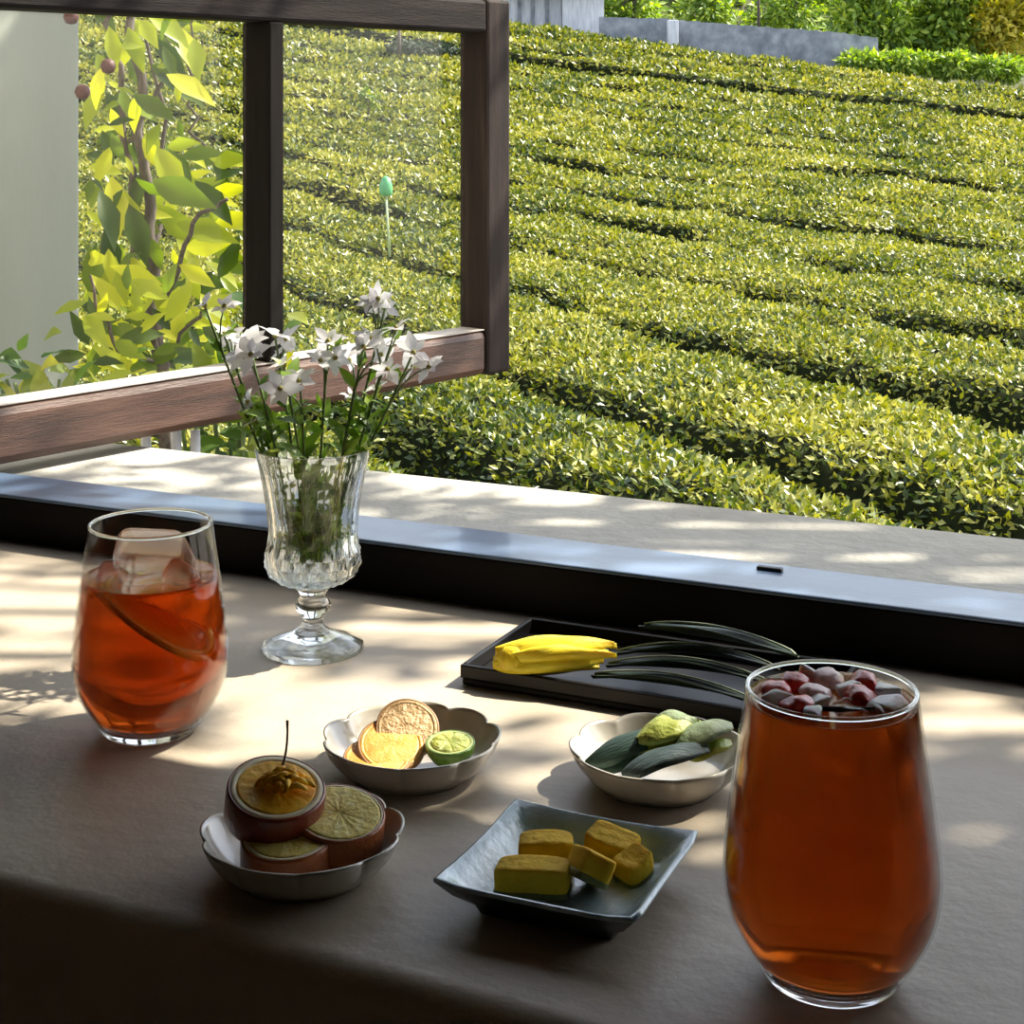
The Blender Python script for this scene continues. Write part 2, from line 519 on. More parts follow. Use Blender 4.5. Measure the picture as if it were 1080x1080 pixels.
rail('pane', -.011, .3115, .0987, .4464, M['pane'], .037, .040, 0)
rail('pane', .3325, .648, .0987, .4464, M['pane'], .037, .040, 0)

# ------------------------------------------------------------------ outdoors: ground, tea terraces
def canopy(x, y):
    """height of the clipped tea tops at (x, y)"""
    q = max(0.0, y - 8)
    return T + H - 1.9 + 0.0034 * q * q - 0.065 * x * (q / 32) ** 2

def ground():
    nx, ny = 50, 70
    v, f = [], []
    for j in range(ny + 1):
        y = 2.0 + (90 - 2.0) * (j / ny) ** 1.5
        for i in range(nx + 1):
            x = (i / nx * 2 - 1) * (6 + y * .75)
            yy = min(y, 47)
            q = max(0.0, y - 47)
            v.append((x, y, canopy(x * min(1, 20 / (abs(x) + 1e-6)), yy) - 0.72 + q * 0.03))
    for j in range(ny):
        for i in range(nx):
            a = j * (nx + 1) + i
            f.append((a, a + 1, a + nx + 2, a + nx + 1))
    return struct(new_mesh('ground', v, f, M['soil']))
ground()

def mslope(Y):
    t = min(1, max(0, (Y - 12.5) / 17))
    return 1.9 + (0.5 - 1.9) * t
gaps = [5.0, 8.5, 11.8, 15.4]
while gaps[-1] < 41:
    m = mslope(gaps[-1] + 1)
    gaps.append(gaps[-1] + 1.65 * math.sqrt(1 + m * m))

ORD = ['first', 'second', 'third', 'fourth', 'fifth', 'sixth', 'seventh', 'eighth', 'ninth', 'tenth', 'eleventh', 'twelfth',
       'thirteenth', 'fourteenth', 'fifteenth', 'sixteenth', 'seventeenth', 'eighteenth']

def fbm(a, b, s, seed):
    return noise.fractal((a * s, b * s, seed), 1.0, 2.0, 3)

DARK = [(4, -2.2, .9), (5, 1.2, .8), (6, 4.0, 1.0), (4, 4.6, .6), (3, 3.4, .7), (7, 0.4, 1.0), (8, 5.5, 1.2), (5, -3.6, .6)]     # rows (and places along them) with a wide bare gap
def tea_row(k, last):
    Ya, Yb = gaps[k], gaps[k + 1]
    ma, mb = mslope(Ya), mslope(Yb)
    # x range in view
    xs = []
    x = -16.0
    ymid = lambda x: 0.5 * (Ya - ma * x + Yb - mb * x)
    while x < 16:
        y = ymid(x)
        if y > 3.0 and y < 45 and abs(x) < 0.345 * y + 1.2 and (x * ND.x + y * ND.y) > 2.3:
            if Yb - mb * x - (Ya - ma * x) > .5: xs.append(x)
        x += 0.10 if y < 16 else 0.2
    if len(xs) < 4: return None
    NV = 18
    mid = 0.5 * (ma + mb)
    width = 0.5 * ((Yb - Ya) + (Yb - Ya)) / math.sqrt(1 + mid * mid)
    terrace = 1.0 if abs(Ya - 37) < 1.4 else 0.0
    def surf(x, v):
        ya, yb = Ya - ma * x, Yb - mb * x
        y = ya + (yb - ya) * v
        w = max(0.7, (yb - ya) / math.sqrt(1 + mid * mid))      # local row width
        e = min(v, 1 - v) * w                                    # distance to gap centre
        g = max(0.0, .20 - .014 * max(0, y - 6)) + 0.17 * fbm(x, y * .3, 0.5, k * 3.7 + (0 if v < .5 else 1.9)) + (0.5 * terrace if v < .5 else 0)
        bare = terrace > 0 and v < .5
        for kk, xx_, ww in DARK:
            if k == kk and v < .5:
                q = math.exp(-((x - xx_) / ww) ** 2)
                g += .45 * q; bare = bare or q > .25
        t = min(1, max(0, (e - g) / (0.30 if y < 12 else .22)))
        far = min(1, max(0, (y - 11) / 8)) * (0 if bare else 1)
        z = canopy(x, y) - (0.70 - .38 * far) * (1 - t) ** 2.2
        z += 0.085 * fbm(x, y, 0.8, k * 1.3) * t + 0.04 * fbm(x, y, 3.0, k) * t - 0.05 * (1 - math.sin(PI * v)) 
        if terrace and v < .5: z += 0.10 * t
        return Vector((x, y, z)), e - g
    vs, fs = [], []
    for x in xs:
        for j in range(NV + 1):
            v = 0.5 - 0.5 * math.cos(PI * j / NV)
            p, e = surf(x, v)
            p.z -= 0.03
            vs.append(p)
    for i in range(len(xs) - 1):
        if xs[i + 1] - xs[i] > 0.5: continue
        for j in range(NV):
            a = i * (NV + 1) + j
            fs.append((a, a + NV + 1, a + NV + 2, a + 1))
    # leaves
    pos, tip, nor, ln = [], [], [], []
    x0, x1 = xs[0], xs[-1]
    i = 0
    step = 0.25
    x = x0
    while x < x1:
        ym = ymid(x)
        L = max(0.055, 0.0034 * ym)
        ya, yb = Ya - ma * x, Yb - mb * x
        area = step * abs(yb - ya)
        cnt_ = int(area * 1.25 / (0.24 * L * L))
        for _ in range(cnt_):
            xx = x + random.random() * step
            v = random.random()
            p, e = surf(xx, v)
            if e < -0.05 or abs(p.x) > .345 * p.y + .3: continue
            p2, _e = surf(xx, min(1, v + 0.02))
            p3, _e = surf(xx + 0.05, v)
            n = (p3 - p).cross(p2 - p)
            if n.length < 1e-9: continue
            n.normalize()
            if n.z < 0: n = -n
            d = Vector((random.gauss(0, 1), random.gauss(0, 1), random.gauss(0, .35))) * 0.75 + n * random.uniform(0.1, 1.1)
            nn = n + Vector((random.gauss(0, .5), random.gauss(0, .5), random.gauss(0, .3)))
            pos.append(p + n * random.uniform(-.03, .035)); tip.append(d); nor.append(nn)
            ln.append(L * random.uniform(.7, 1.35))
        x += step
    lv, tf, n, kk = leaf_arrays(np.array(pos), np.array(tip), np.array(nor), np.array(ln))
    o = np_mesh('tea_hedge', [(np.array([tuple(q) for q in vs]), fs, 1, len(vs), 0, True), (lv, tf, n, kk, 1, False)], [M['tea_body'], M['tea_leaf']])
    return o

rows_made = []
for k in range(len(gaps) - 1):
    o = tea_row(k, k == len(gaps) - 2)
    if o: rows_made.append(o)
for i, o in enumerate(rows_made):
    if i == 0: lab = 'clipped green tea hedge row nearest the window, just beyond the concrete ledge'
    elif i == len(rows_made) - 1: lab = 'farthest tea hedge row, at the top of the field below the grey wall'
    else: lab = ORD[i] + ' clipped tea hedge row counting up the field from the window ledge'
    tag(o, lab, 'tea hedge', 'rows of tea hedge in the field')

# ------------------------------------------------------------------ backdrop: hill, wall, shed, trees
def leaf_cloud(cs, per, L, flat=1.0):
    """cs: list of (centre, radius) clumps"""
    pos, tip, nor, ln = [], [], [], []
    for c, r in cs:
        for _ in range(per):
            d = Vector((random.gauss(0, 1), random.gauss(0, 1), random.gauss(0, 1) * flat)).normalized()
            q = r * (random.random() ** 0.35)
            pos.append(Vector(c) + Vector((d.x * q, d.y * q, d.z * q * flat)))
            tip.append(d + Vector((random.gauss(0, .7), random.gauss(0, .7), random.gauss(0, .7) - .3)))
            nor.append(d + Vector((random.gauss(0, .5), random.gauss(0, .5), .6)))
            ln.append(L * random.uniform(.6, 1.3))
    return np.array(pos), np.array(tip), np.array(nor), np.array(ln)

def hill():
    v, f = [], []
    nx, ny = 60, 14
    for j in range(ny + 1):
        for i in range(nx + 1):
            x = -40 + 80 * i / nx
            y = 62 + 40 * j / ny
            v.append((x, y, 2 + 16 * (j / ny) ** .9 + 1.6 * fbm(x, y, .12, 5) * min(1, j / 3)))
    for j in range(ny):
        for i in range(nx):
            a = j * (nx + 1) + i
            f.append((a, a + 1, a + nx + 2, a + nx + 1))
    pos, tip, nor, ln = [], [], [], []
    for _ in range(26000):
        x = random.uniform(-24, 32); j = random.random() ** 1.5
        y = 62 + 40 * j
        if abs(x) > .36 * y: continue
        z = 2 + 16 * j ** .9 + 1.6 * fbm(x, y, .12, 5) * min(1, j * ny / 3)
        pos.append((x, y, z + random.uniform(0, 1.1))); tip.append((random.gauss(0, 1), random.gauss(0, 1), random.gauss(0, .8)))
        nor.append((random.gauss(0, .5), random.gauss(0, .5) - .6, 1)); ln.append(random.uniform(.35, .8))
    lv, tf, n, k = leaf_arrays(np.array(pos), np.array(tip), np.array(nor), np.array(ln))
    o = np_mesh('hillside', [(np.array(v), f, 1, len(v), 0, True), (lv, tf, n, k, 1, False)], [M['soil'], M['tree_leaf']])
    return struct(o)
hill()

M['stone'] = solid('grey_stone', None, scale=3.5, rough=0.85, bump=0.4, bump_scale=9,
                   stops=[(0.25, (.12, .135, .16)), (0.5, (.22, .24, .28)), (0.8, (.38, .40, .43))])
M['shed'] = solid('whitewash', None, scale=5, rough=0.8, stretch=(3, 3, .4), stops=[(0.3, (.42, .44, .50)), (0.7, (.68, .70, .76))])
M['darkroof'] = solid('dark_sheet', (.05, .05, .06), (.09, .09, .1), 8, 0.6)
sw = thing('stone_wall', 'long grey field wall at the top of the tea field', 'wall', (0, 0, 0))
pts = [(632, 18, 50, 44.0), (700, 20, 55, 43.6), (770, 26, 63, 43.2), (840, 31, 72, 42.6), (880, 34, 74, 42.3), (925, 40, 76, 42.0)]
def wall_strip():
    v, f = [], []
    N = 70
    for i in range(N + 1):
        q = i / N * (len(pts) - 1)
        a = min(int(q), len(pts) - 2); t = q - a
        px, yt, yb, Y = [pts[a][c] * (1 - t) + pts[a + 1][c] * t for c in range(4)]
        top = PD(px, yt + 1.6 * noise.noise((i * .6, 1.1, 3)), Y); bot = PD(px, yb + 14, Y)
        for p, dy in ((bot, -.16), (top, -.12), (top, .12), (bot, .16)):
            v.append((p.x, p.y + dy, p.z))
    for i in range(N):
        for j in range(4):
            f.append((i * 4 + j, (i + 1) * 4 + j, (i + 1) * 4 + (j + 1) % 4, i * 4 + (j + 1) % 4))
    f += [(0, 1, 2, 3), tuple(N * 4 + j for j in (3, 2, 1, 0))]
    return new_mesh('wall_face', v, f, M['stone'], sw, False)
wall_strip()
a, b = PD(703, 60, 43.4), PD(714, 22, 43.4)
box('pier', a.x, b.x, 43.0, 43.4, a.z - .3, b.z, M['shed'], sw, 0.02)

shed = thing('farm_shed', 'pale whitewashed shed at the top of the field beside the grey wall', 'shed', (0, 0, 0))
a, b = PD(530, 46, 45), PD(592, -12, 45)
box('wall_panel', a.x, b.x, 45, 46.5, a.z - .5, b.z, M['shed'], shed)
a, b = PD(593, 42, 44.6), PD(637, -10, 44.6)
box('wall_panel', a.x, b.x, 44.6, 46.4, a.z - .5, b.z, M['shed'], shed)
a, b = PD(566, 44, 44.3), PD(634, 38, 44.3)
box('plinth', a.x, b.x, 44.2, 44.55, a.z - .3, b.z, M['darkroof'], shed)
a, b = PD(520, -12, 45), PD(645, -26, 45)
box('roof', a.x, b.x, 44.0, 47, a.z, b.z, M['darkroof'], shed)
for px in (548, 562, 577):
    a, b = PD(px - 2, 46, 44.9), PD(px + 2, -10, 44.9)
    box('board_joint', a.x, b.x, 44.93, 44.99, a.z - .4, b.z, M['stone'], shed)

def tree(name, label, px, py, Y, size, mat, n=9, per=420, L=.24, group='trees behind the grey wall'):
    base = PD(px, py, Y)
    t = thing(name, label, 'tree', base, 0, group)
    bm = bmesh.new()
    tube_into(bm, bez((0, 0, -.6), (.1, 0, size * .4), (.05, .1, size * .9), 6), [.10, .09, .08, .07, .06, .05, .04], 7)
    cs = []
    for i in range(n):
        a = random.uniform(0, 2 * PI); q = random.uniform(.1, .75) * size * .62
        c = Vector((math.cos(a) * q, math.sin(a) * q * .8, random.uniform(.08, 1.05) * size))
        cs.append((c, size * random.uniform(.20, .34)))
        tube_into(bm, bez((0.05, 0, size * .3), (c.x * .4, c.y * .4, c.z * .7), c, 4), [.05, .04, .03, .025, .015], 5)
    bm_obj('trunk', bm, M['bark'], t)
    lv, tf, nn, k = leaf_arrays(*leaf_cloud(cs, per, L, .9))
    np_mesh('crown', [(lv, tf, nn, k, 0, False)], [mat], t)
    return t
tree('leafy_tree', 'pale green tree just behind the left stretch of the grey wall', 668, 22, 55, 3.2, M['tree_leaf'])
tree('leafy_tree', 'green tree behind the middle of the grey wall, left of the thin pole', 752, 24, 52, 2.6, M['tree_leaf'])
tree('leafy_tree', 'low green tree behind the grey wall, right of the thin pole', 838, 30, 58, 3.2, M['tree_leaf'])
tree('leafy_tree', 'bright green bushy tree at the right end of the grey wall', 912, 62, 46, 2.6, M['tree_leaf'], 14, 460)
tree('leafy_tree', 'dense green tree between the wall end and the yellow tree', 992, 66, 46, 2.6, M['tree_leaf'], 14, 460)
tree('leafy_tree', 'yellow leaved tree at the far right edge of the field', 1064, 70, 45.5, 2.6, M['yellow_leaf'], 12)
tree('leafy_tree', 'dark green tree at the field top behind the mullion', 330, 10, 50, 2.6, M['tree_leaf'])

bm = bmesh.new()
a, b = PD(800, 44, 46), PD(800, -30, 46)
tube_into(bm, [a, b], [.045, .04], 8)
tag(bm_obj('utility_pole', bm, M['bark'], None), 'thin dark pole rising behind the middle of the grey wall', 'pole')

# dark low bush and post at the top of the field, seen through the right pane
def bush(name, label, px, py, Y, r, mat, n=6, per=260, L=.12, squash=.6):
    base = PD(px, py, Y)
    t = thing(name, label, 'bush', base)
    cs = [(Vector((random.uniform(-1, 1) * r, random.uniform(-.4, .4) * r, random.uniform(.1, .5) * r * squash)), r * .5) for _ in range(n)]
    lv, tf, nn, k = leaf_arrays(*leaf_cloud(cs, per, L, squash))
    np_mesh('foliage', [(lv, tf, nn, k, 0, False)], [mat], t)
    bm = bmesh.new()
    for c, q in cs[:4]:
        tube_into(bm, bez((0, 0, -.15), (c.x * .3, c.y * .3, c.z * .6), c, 3), [.02, .015, .012, .008], 5)
    bm_obj('stem', bm, M['bark'], t)
    return t
M['dark_leaf'] = leafmat('dark_shrub_leaf', [(0.0, (.02, .035, .02)), (1.0, (.07, .10, .06))], 0.2, 0.6)
bush('dark_bush', 'dark low bush at the top of the field beside the short post', 446, 60, 37.5, .62, M['dark_leaf'])
bm = bmesh.new()
tube_into(bm, [PD(421, 62, 37), PD(421, 30, 37)], [.05, .045], 8)
tag(bm_obj('field_post', bm, M['bark'], None), 'short dark post standing beside the dark low bush', 'post')
bush('tea_seedling', 'small upright shoot sticking out of the tea in the right pane', 389, 108, 27, .14, M['shrub_leaf'], 5, 30, .09, 1.6)

for px, py, lab in ((906, 76, 'low bush hiding the right end of the grey wall'), (948, 76, 'low bush at the foot of the bright green tree, top right'), (1000, 78, 'low bush under the dense green tree, top right'), (1050, 80, 'low bush under the yellow tree in the top right corner')):
    bush('field_bush', lab, px, py, 41.5, .62, M['tree_leaf'], 7, 260, .17, .9)
# green sprinkler on a stake
sp = thing('sprinkler', 'small pale green sprinkler cap on a thin stake among the tea', 'sprinkler', PD(411, 232, 15.8))
bm = bmesh.new(); top = PD(407, 204, 15.8) - PD(411, 232, 15.8)
tube_into(bm, [(0, 0, -.35), top], [.012, .010], 7)
bm_obj('stake', bm, solid('pale_stake', (.35, .45, .25), (.45, .55, .3), 20, .5), sp)
lathe('cap', [(0, .17), (.035, .15), (.06, .09), (.065, .0), (.05, -.02), (0, -.02)], solid('green_plastic', (.06, .30, .10), (.12, .40, .16), 20, .5), sp, 16, loc=top)

# ------------------------------------------------------------------ pale wing wall outside with the vine
wd = Vector((math.sin(math.radians(219)), math.cos(math.radians(219)), 0))
we = Vector((-.676, 2.6, 0))
wl = new_mesh('wall_outside', *box_data(0, 1.0, -.16, 0, -1.7, 3.0), M['plaster'], None, False, we, (0, 0, math.atan2(wd.y, wd.x)))
bevel(wl, .008); struct(wl)

def vine():
    base = PD(178, 400, 2.3); base.z = -1.4
    t = thing('climbing_vine', 'leafy climbing vine in sun beside the pale wall, seen through the left pane', 'vine', base)
    bm = bmesh.new()
    D = lambda px, py, y=2.3: PD(px, py, y) - base
    stems = [
        ([D(178, 480), D(172, 385), D(160, 300), D(158, 220), D(150, 140), D(140, 60), D(128, -30)], .010),
        ([D(172, 385), D(150, 330, 2.25), D(140, 260, 2.25), D(138, 180), D(132, 100), D(118, 40), D(112, -20)], .006),
        ([D(165, 340), D(190, 270, 2.2), D(215, 225, 2.15), D(240, 210, 2.15)], .004),
        ([D(160, 300), D(165, 220, 2.4), D(172, 120, 2.4), D(150, 20, 2.4)], .004),
        ([D(212, 168, 2.35), D(203, 110, 2.35), D(196, 70, 2.35), D(206, 10, 2.35)], .0025),
        ([D(140, 150), D(162, 110), D(180, 60), D(176, -10)], .004),
        ([D(172, 385), D(200, 340, 2.2), D(228, 318, 2.2)], .003),
        ([D(172, 385), D(130, 370, 2.2), D(105, 330, 2.2), D(95, 290, 2.2)], .003),
    ]
    for pts_, r in stems:
        fine = []
        for i in range(len(pts_) - 1):
            for q in range(4):
                s = pts_[i].lerp(pts_[i + 1], q / 4)
                fine.append(s + Vector((random.gauss(0, .004), random.gauss(0, .004), 0)))
        fine.append(pts_[-1])
        tube_into(bm, fine, [r * (1 - .4 * i / len(fine)) for i in range(len(fine))], 7)
    bm_obj('stem', bm, M['bark'], t)
    pos, tip, nor, ln = [], [], [], []
    def leaf(px, py, L, ang, y=2.25, face=None):
        pos.append(D(px, py, y))
        a = math.radians(ang)
        tip.append(Vector((math.cos(a), random.gauss(0, .35) - .15, math.sin(a))))
        nor.append(face or Vector((random.gauss(.1, .4), -1 + random.gauss(0, .25), random.gauss(.55, .35))))
        ln.append(L)
    # hand-set large leaves, then the rest
    for px, py, L, ang in ((152, 8, .075, -40), (182, 25, .08, -60), (205, 40, .06, -80), (135, 28, .06, -70), (162, 40, .06, -50),
                           (175, 78, .07, -30), (140, 100, .06, -30), (150, 120, .06, -100), (128, 112, .05, -20), (178, 98, .07, -15),
                           (150, 145, .05, -60), (165, 155, .08, -55), (190, 165, .06, 5), (160, 190, .09, -20), (178, 205, .09, -5),
                           (185, 185, .07, -35), (165, 215, .08, -45), (205, 190, .07, -50), (218, 165, .06, -10), (225, 172, .06, 10),
                           (185, 235, .08, -15), (210, 245, .07, -30), (225, 232, .06, -10), (195, 262, .07, 10), (215, 275, .06, -30),
                           (105, 200, .075, -70), (110, 240, .075, -80), (95, 260, .08, -80), (122, 270, .07, -100), (100, 300, .07, -70),
                           (120, 195, .085, -65), (118, 185, .08, -80), (136, 215, .08, -70)):
        leaf(px, py, L * 1.05, ang, random.uniform(2.15, 2.35))
    for _ in range(210):
        px = random.uniform(88, 235); py = random.uniform(0, 370)
        if px > 190 and (py < 150 or 20 < py < 60) and random.random() < .85: continue
        if px < 100 and py < 130: continue
        leaf(px, py, random.uniform(.025, .06), random.uniform(-120, 30), random.uniform(2.18, 2.5))
    for _ in range(110):
        px = random.gauss(150, 45); py = random.uniform(285, 400)
        if px > 250 or px < 88: continue
        leaf(px, py, random.uniform(.03, .065), random.uniform(-60, 200), random.uniform(2.1, 2.5))
    lv, tf, n, k = leaf_arrays(np.array(pos), np.array(tip), np.array(nor), np.array(ln) * 1.08, LEAF8, .72)
    np_mesh('foliage', [(lv, tf, n, k, 0, True)], [M['vine_leaf']], t)
    # small dark red seed heads
    mf = solid('dark_red_fruit', (.035, .008, .006), (.08, .018, .012), 60, .6)
    for px, py in ((87, 97), (75, 18), (114, 70)):
        lathe('fruit', [(0, -.010), (.007, -.008), (.0105, 0), (.008, .007), (.003, .010), (0, .009)], mf, t, 14, loc=D(px, py, 2.15))
vine()

def shrub(label, px, py, Y, spread, n, L, name='ground_shrub', hgt=.10):
    base = PD(px, py, Y)
    t = thing(name, label, 'shrub', base)
    pos, tip, nor, ln = [], [], [], []
    bm = bmesh.new()
    for _ in range(n // 6):
        a = random.uniform(0, 2 * PI)
        e = Vector((math.cos(a) * spread * random.random(), math.sin(a) * spread * .5 * random.random(), random.uniform(.0, hgt)))
        tube_into(bm, bez((e.x * .2, e.y * .2, -.5), (e.x * .4, e.y * .4, 0), e, 4), .0025, 5)
        for _ in range(6):
            pos.append(e + Vector((random.gauss(0, .02), random.gauss(0, .02), random.gauss(-.02, .03))))
            tip.append(Vector((random.gauss(0, .6), random.gauss(0, .6) - .2, random.uniform(-.3, .7))))
            nor.append(Vector((random.gauss(0, .5), -.6, .7))); ln.append(L * random.uniform(.6, 1.3))
    bm_obj('stem', bm, M['stem'], t)
    lv, tf, nn, k = leaf_arrays(np.array(pos), np.array(tip), np.array(nor), np.array(ln), LEAF8, .9)
    np_mesh('foliage', [(lv, tf, nn, k, 0, True)], [M['shrub_leaf']], t)
    return t
shrub('low green shrub at the foot of the pale wall behind the bottom rail', 50, 425, 2.15, .12, 72, .045, hgt=.05)
shrub('sunlit shrub peeping between the bottom rail and the concrete ledge', 250, 470, 1.75, .14, 90, .035)

# white stakes just beyond the ledge
for px, y1, lab in ((154, 455, 'stubby white stake beyond the ledge, leftmost under the sash rail'), (186, 449, 'tallest white stake beyond the ledge, middle one under the sash rail'), (206, 454, 'slim white stake beyond the ledge, rightmost under the sash rail')):
    b = PD(px, 500, 1.66); tp = PD(px, y1, 1.66)
    bm = bmesh.new(); tube_into(bm, [(b.x, b.y, -1.0), b, tp], [.006, .0055, .005], 8)
    tag(bm_obj('white_stake', bm, M['shed'], None), lab, 'stake', 'white stakes behind the ledge')

# ------------------------------------------------------------------ unseen tree added to dapple the counter and outside wall (right of the view)
def added_shade_tree():
    base = W(2.0, 2.9, -1.55)
    t = thing('added_shade_tree', 'unseen leafy tree added outside to the right to dapple the counter', 'tree', base)
    bm = bmesh.new()
    tube_into(bm, bez((0, 0, -.2), (.1, 0, 2.0), (-.15, -.1, 4.6), 10), [.13 - .007 * i for i in range(11)], 10)
    pos, tip, nor, ln = [], [], [], []
    hub = base + Vector((-.1, 0, 3.6))
    twigs = 0
    bed = [S0 + Vector((math.sin(AZ), math.cos(AZ), 0)) * q + Vector((0, 0, .1)) for q in (.05, .15, .25, .4, .5, .6)]
    bed = [q - SUN * (.1 / SUN.z) for q in bed]
    tries = 0
    lit = [P(575, 690), P(640, 690), P(640, 790), P(660, 770), P(440, 760), P(985, 735), P(1055, 770), P(420, 650), P(300, 740)] + bed
    while twigs < 450 and tries < 30000:
        tries += 1
        u = random.uniform(-1.25, .55); n = random.uniform(.62, 1.5)
        wall_dab = twigs >= 360
        # thick on the right-hand side, thinner over the left half of the counter
        x = u * UD.x + n * ND.x
        dens = 0.26 + 0.8 * min(1, max(0, (x - .02) / .16)) + .35 * fbm(u, n, 3.2, 9.0)
        if n > 1.13: dens *= .32
        tgt = W(u, n, T)
        if x > .2 and n < 1.0: dens = 1.0
        if .93 < n < 1.09 and u > -.72: dens = max(dens, .85)
        if any((tgt - q).length < .062 for q in lit): continue
        if 330 < twigs < 360:
            xx = random.uniform(.10, .42); nn_ = random.uniform(.72, .93)
            tgt = Vector((xx, (nn_ - .4195 * xx) / .9078, T)); dens = 1
            if any((tgt - q).length < .05 for q in lit): continue
        if wall_dab:
            wx = random.uniform(-60, 82); wy = random.uniform(-20, 420)
            if 0 < wx < 58 and 5 < wy < 180: continue
            tgt = PD(wx, wy, 2.55); dens = 1
        if random.random() > dens: continue
        d = random.uniform(1.7, 2.6)
        c = tgt + SUN * d
        twigs += 1
        ax = Vector((random.gauss(0, 1), random.gauss(0, 1), random.gauss(-.3, .3))).normalized()
        s = c - ax * .08; e = c + ax * .07
        tube_into(bm, [s, c, e], [.004, .003, .002], 5)
        for k in range(9):
            q = s.lerp(e, (k + .5) / 9)
            pos.append(q + Vector((random.gauss(0, .012), random.gauss(0, .012), random.gauss(0, .012))))
            tip.append(ax * .5 + Vector((random.gauss(0, 1), random.gauss(0, 1), random.gauss(-.3, .6))))
            nor.append(Vector((random.gauss(0, .5), random.gauss(0, .5), 1)))
            ln.append(random.uniform(.035, .065))
        if twigs % 4 == 0:
            tube_into(bm, bez(hub, hub.lerp(c, .6) + Vector((0, 0, .35)), c, 6), [.03, .024, .018, .013, .009, .006, .004], 6)
    for v in bm.verts: pass
    o = bm_obj('trunk', bm, M['bark'], None)
    # limbs were drawn in world space, the trunk locally: bring both into the tree's own frame
    me = o.data
    for v in me.vertices:
        if v.index >= 11 * 10: v.co -= base
    o.parent = t
    lv, tf, nn, k = leaf_arrays(np.array(pos) - np.array(base)[None, :], np.array(tip), np.array(nor), np.array(ln), LEAF8, .9)
    np_mesh('crown', [(lv, tf, nn, k, 0, True)], [M['tree_leaf']], t)
added_shade_tree()

# ================================================================== things on the counter
# ------------------------------------------------------------------ stemless tumblers with iced drinks
OUT = [(.0225, .0), (.0265, .0012), (.0300, .0060), (.0362, .0150), (.0418, .0262), (.0443, .0380), (.0446, .0470), (.0434, .0610), (.0412, .0780), (.0386, .0960), (.0362, .1120), (.0352, .1190)]
def inner(t=.0016, base=.0075):
    r = []
    for q, z in OUT:
        if z > base: r.append((q - t, z))
    return [(0, base), (.020, base), (.0268, base + .0012)] + r

def rad_at(prof, z):
    for (r0, z0), (r1, z1) in zip(prof, prof[1:]):
        if z0 <= z <= z1 and z1 > z0: return r0 + (r1 - r0) * (z - z0) / (z1 - z0)
    return prof[-1][0]

def smooth_prof(prof, n=4):
    """Catmull-Rom through the profile so the side curves cleanly"""
    out = []
    p = [Vector((a, b, 0)) for a, b in prof]
    for i in range(len(p) - 1):
        p0, p1, p2, p3 = p[max(i - 1, 0)], p[i], p[i + 1], p[min(i + 2, len(p) - 1)]
        for k in range(n):
            t = k / n
            q = 0.5 * (2 * p1 + (p2 - p0) * t + (2 * p0 - 5 * p1 + 4 * p2 - p3) * t * t + (3 * p1 - p0 - 3 * p2 + p3) * t ** 3)
            out.append((max(q.x, 0), q.y))
    out.append(prof[-1])
    return out

OUTS = smooth_prof(OUT, 4)
def tumbler(label, loc, level, mat):
    t = thing('drinking_glass', label, 'glass', loc)
    # wall: outer and inner skin meet at a rounded rim, open above the thick foot
    w = [(r, z) for r, z in OUTS if z >= .0065]
    ins = [(r - .0009, z) for r, z in w][::-1]
    lathe('bowl', w + [(w[-1][0] - .0003, .1196), (w[-1][0] - .0006, .1196)] + ins, M['tumbler'], t, 72, close=True)
    foot = [(0, .0009), (.017, .0009), (.0215, .0)] + [(r, z) for r, z in OUTS if z < .0064] + [(rad_at(OUTS, .0064) - .0002, .0064), (.020, .0070), (0, .0072)]
    lathe('foot', foot, M['clear'], t, 72)
    rim = [(.0352 - .0008 + .0011 * math.cos(2 * PI * k / 10), .1192 + .0009 * math.sin(2 * PI * k / 10)) for k in range(10)]
    lathe('rim', rim, M['clear'], t, 72, close=True)
    z0 = .0076
    liq = [(0, z0), (.018, z0)] + [(r - .0011, z) for r, z in OUTS if z > z0 + .0006 and z < level] + [(rad_at(OUTS, level) - .0011, level), (rad_at(OUTS, level) * .9, level - .0006), (0, level - .0006)]
    lathe('drink', liq, mat, t, 72)
    return t

DL = drink_mat('red_iced_tea', (.90, .50, .02), 64, None, 0.24, 0.06, [(0.3, (.26, .036, .002)), (0.7, (.54, .14, .006))], 0.25)
DR = drink_mat('orange_iced_tea', (.90, .54, .02), 60, None, 0.34, 0.10, [(0.3, (.22, .032, .002)), (0.7, (.50, .17, .008))], 0.2)
gl = P(159, 770); gr = P(877, 1031)
tumbler('stemless glass of red iced drink holding a citrus slice, at left of the counter', gl, .0895, DL)
tumbler('large stemless glass of orange drink topped with red berries, at right front', gr, .1152, DR)

def ice(name, label, c, size, rot, parent=None, group=None):
    bm = bmesh.new()
    bmesh.ops.create_cube(bm, size=1)
    for v in bm.verts:
        v.co = Vector((v.co.x * size[0], v.co.y * size[1], v.co.z * size[2])) + Vector((random.gauss(0, .0015), random.gauss(0, .0015), random.gauss(0, .001)))
    o = bm_obj(name, bm, M['ice'], parent, True, c, rot)
    bevel(o, min(size) * .3, 4, .3)
    return tag(o, label, 'ice', group)
ice('ice_cube', 'big clear ice cube domed above the red drink in the left glass', gl + Vector((.001, .004, .0965)), (.044, .038, .026), (.3, .15, .5))
ice('ice_cube', 'smaller ice cube at the right side of the left glass', gl + Vector((.019, -.008, .0905)), (.018, .018, .016), (.2, .5, 1.0))
ice('ice_cube', 'ice cube half sunk at the left side of the left glass', gl + Vector((-.021, -.004, .0885)), (.017, .02, .015), (.5, .2, .2))

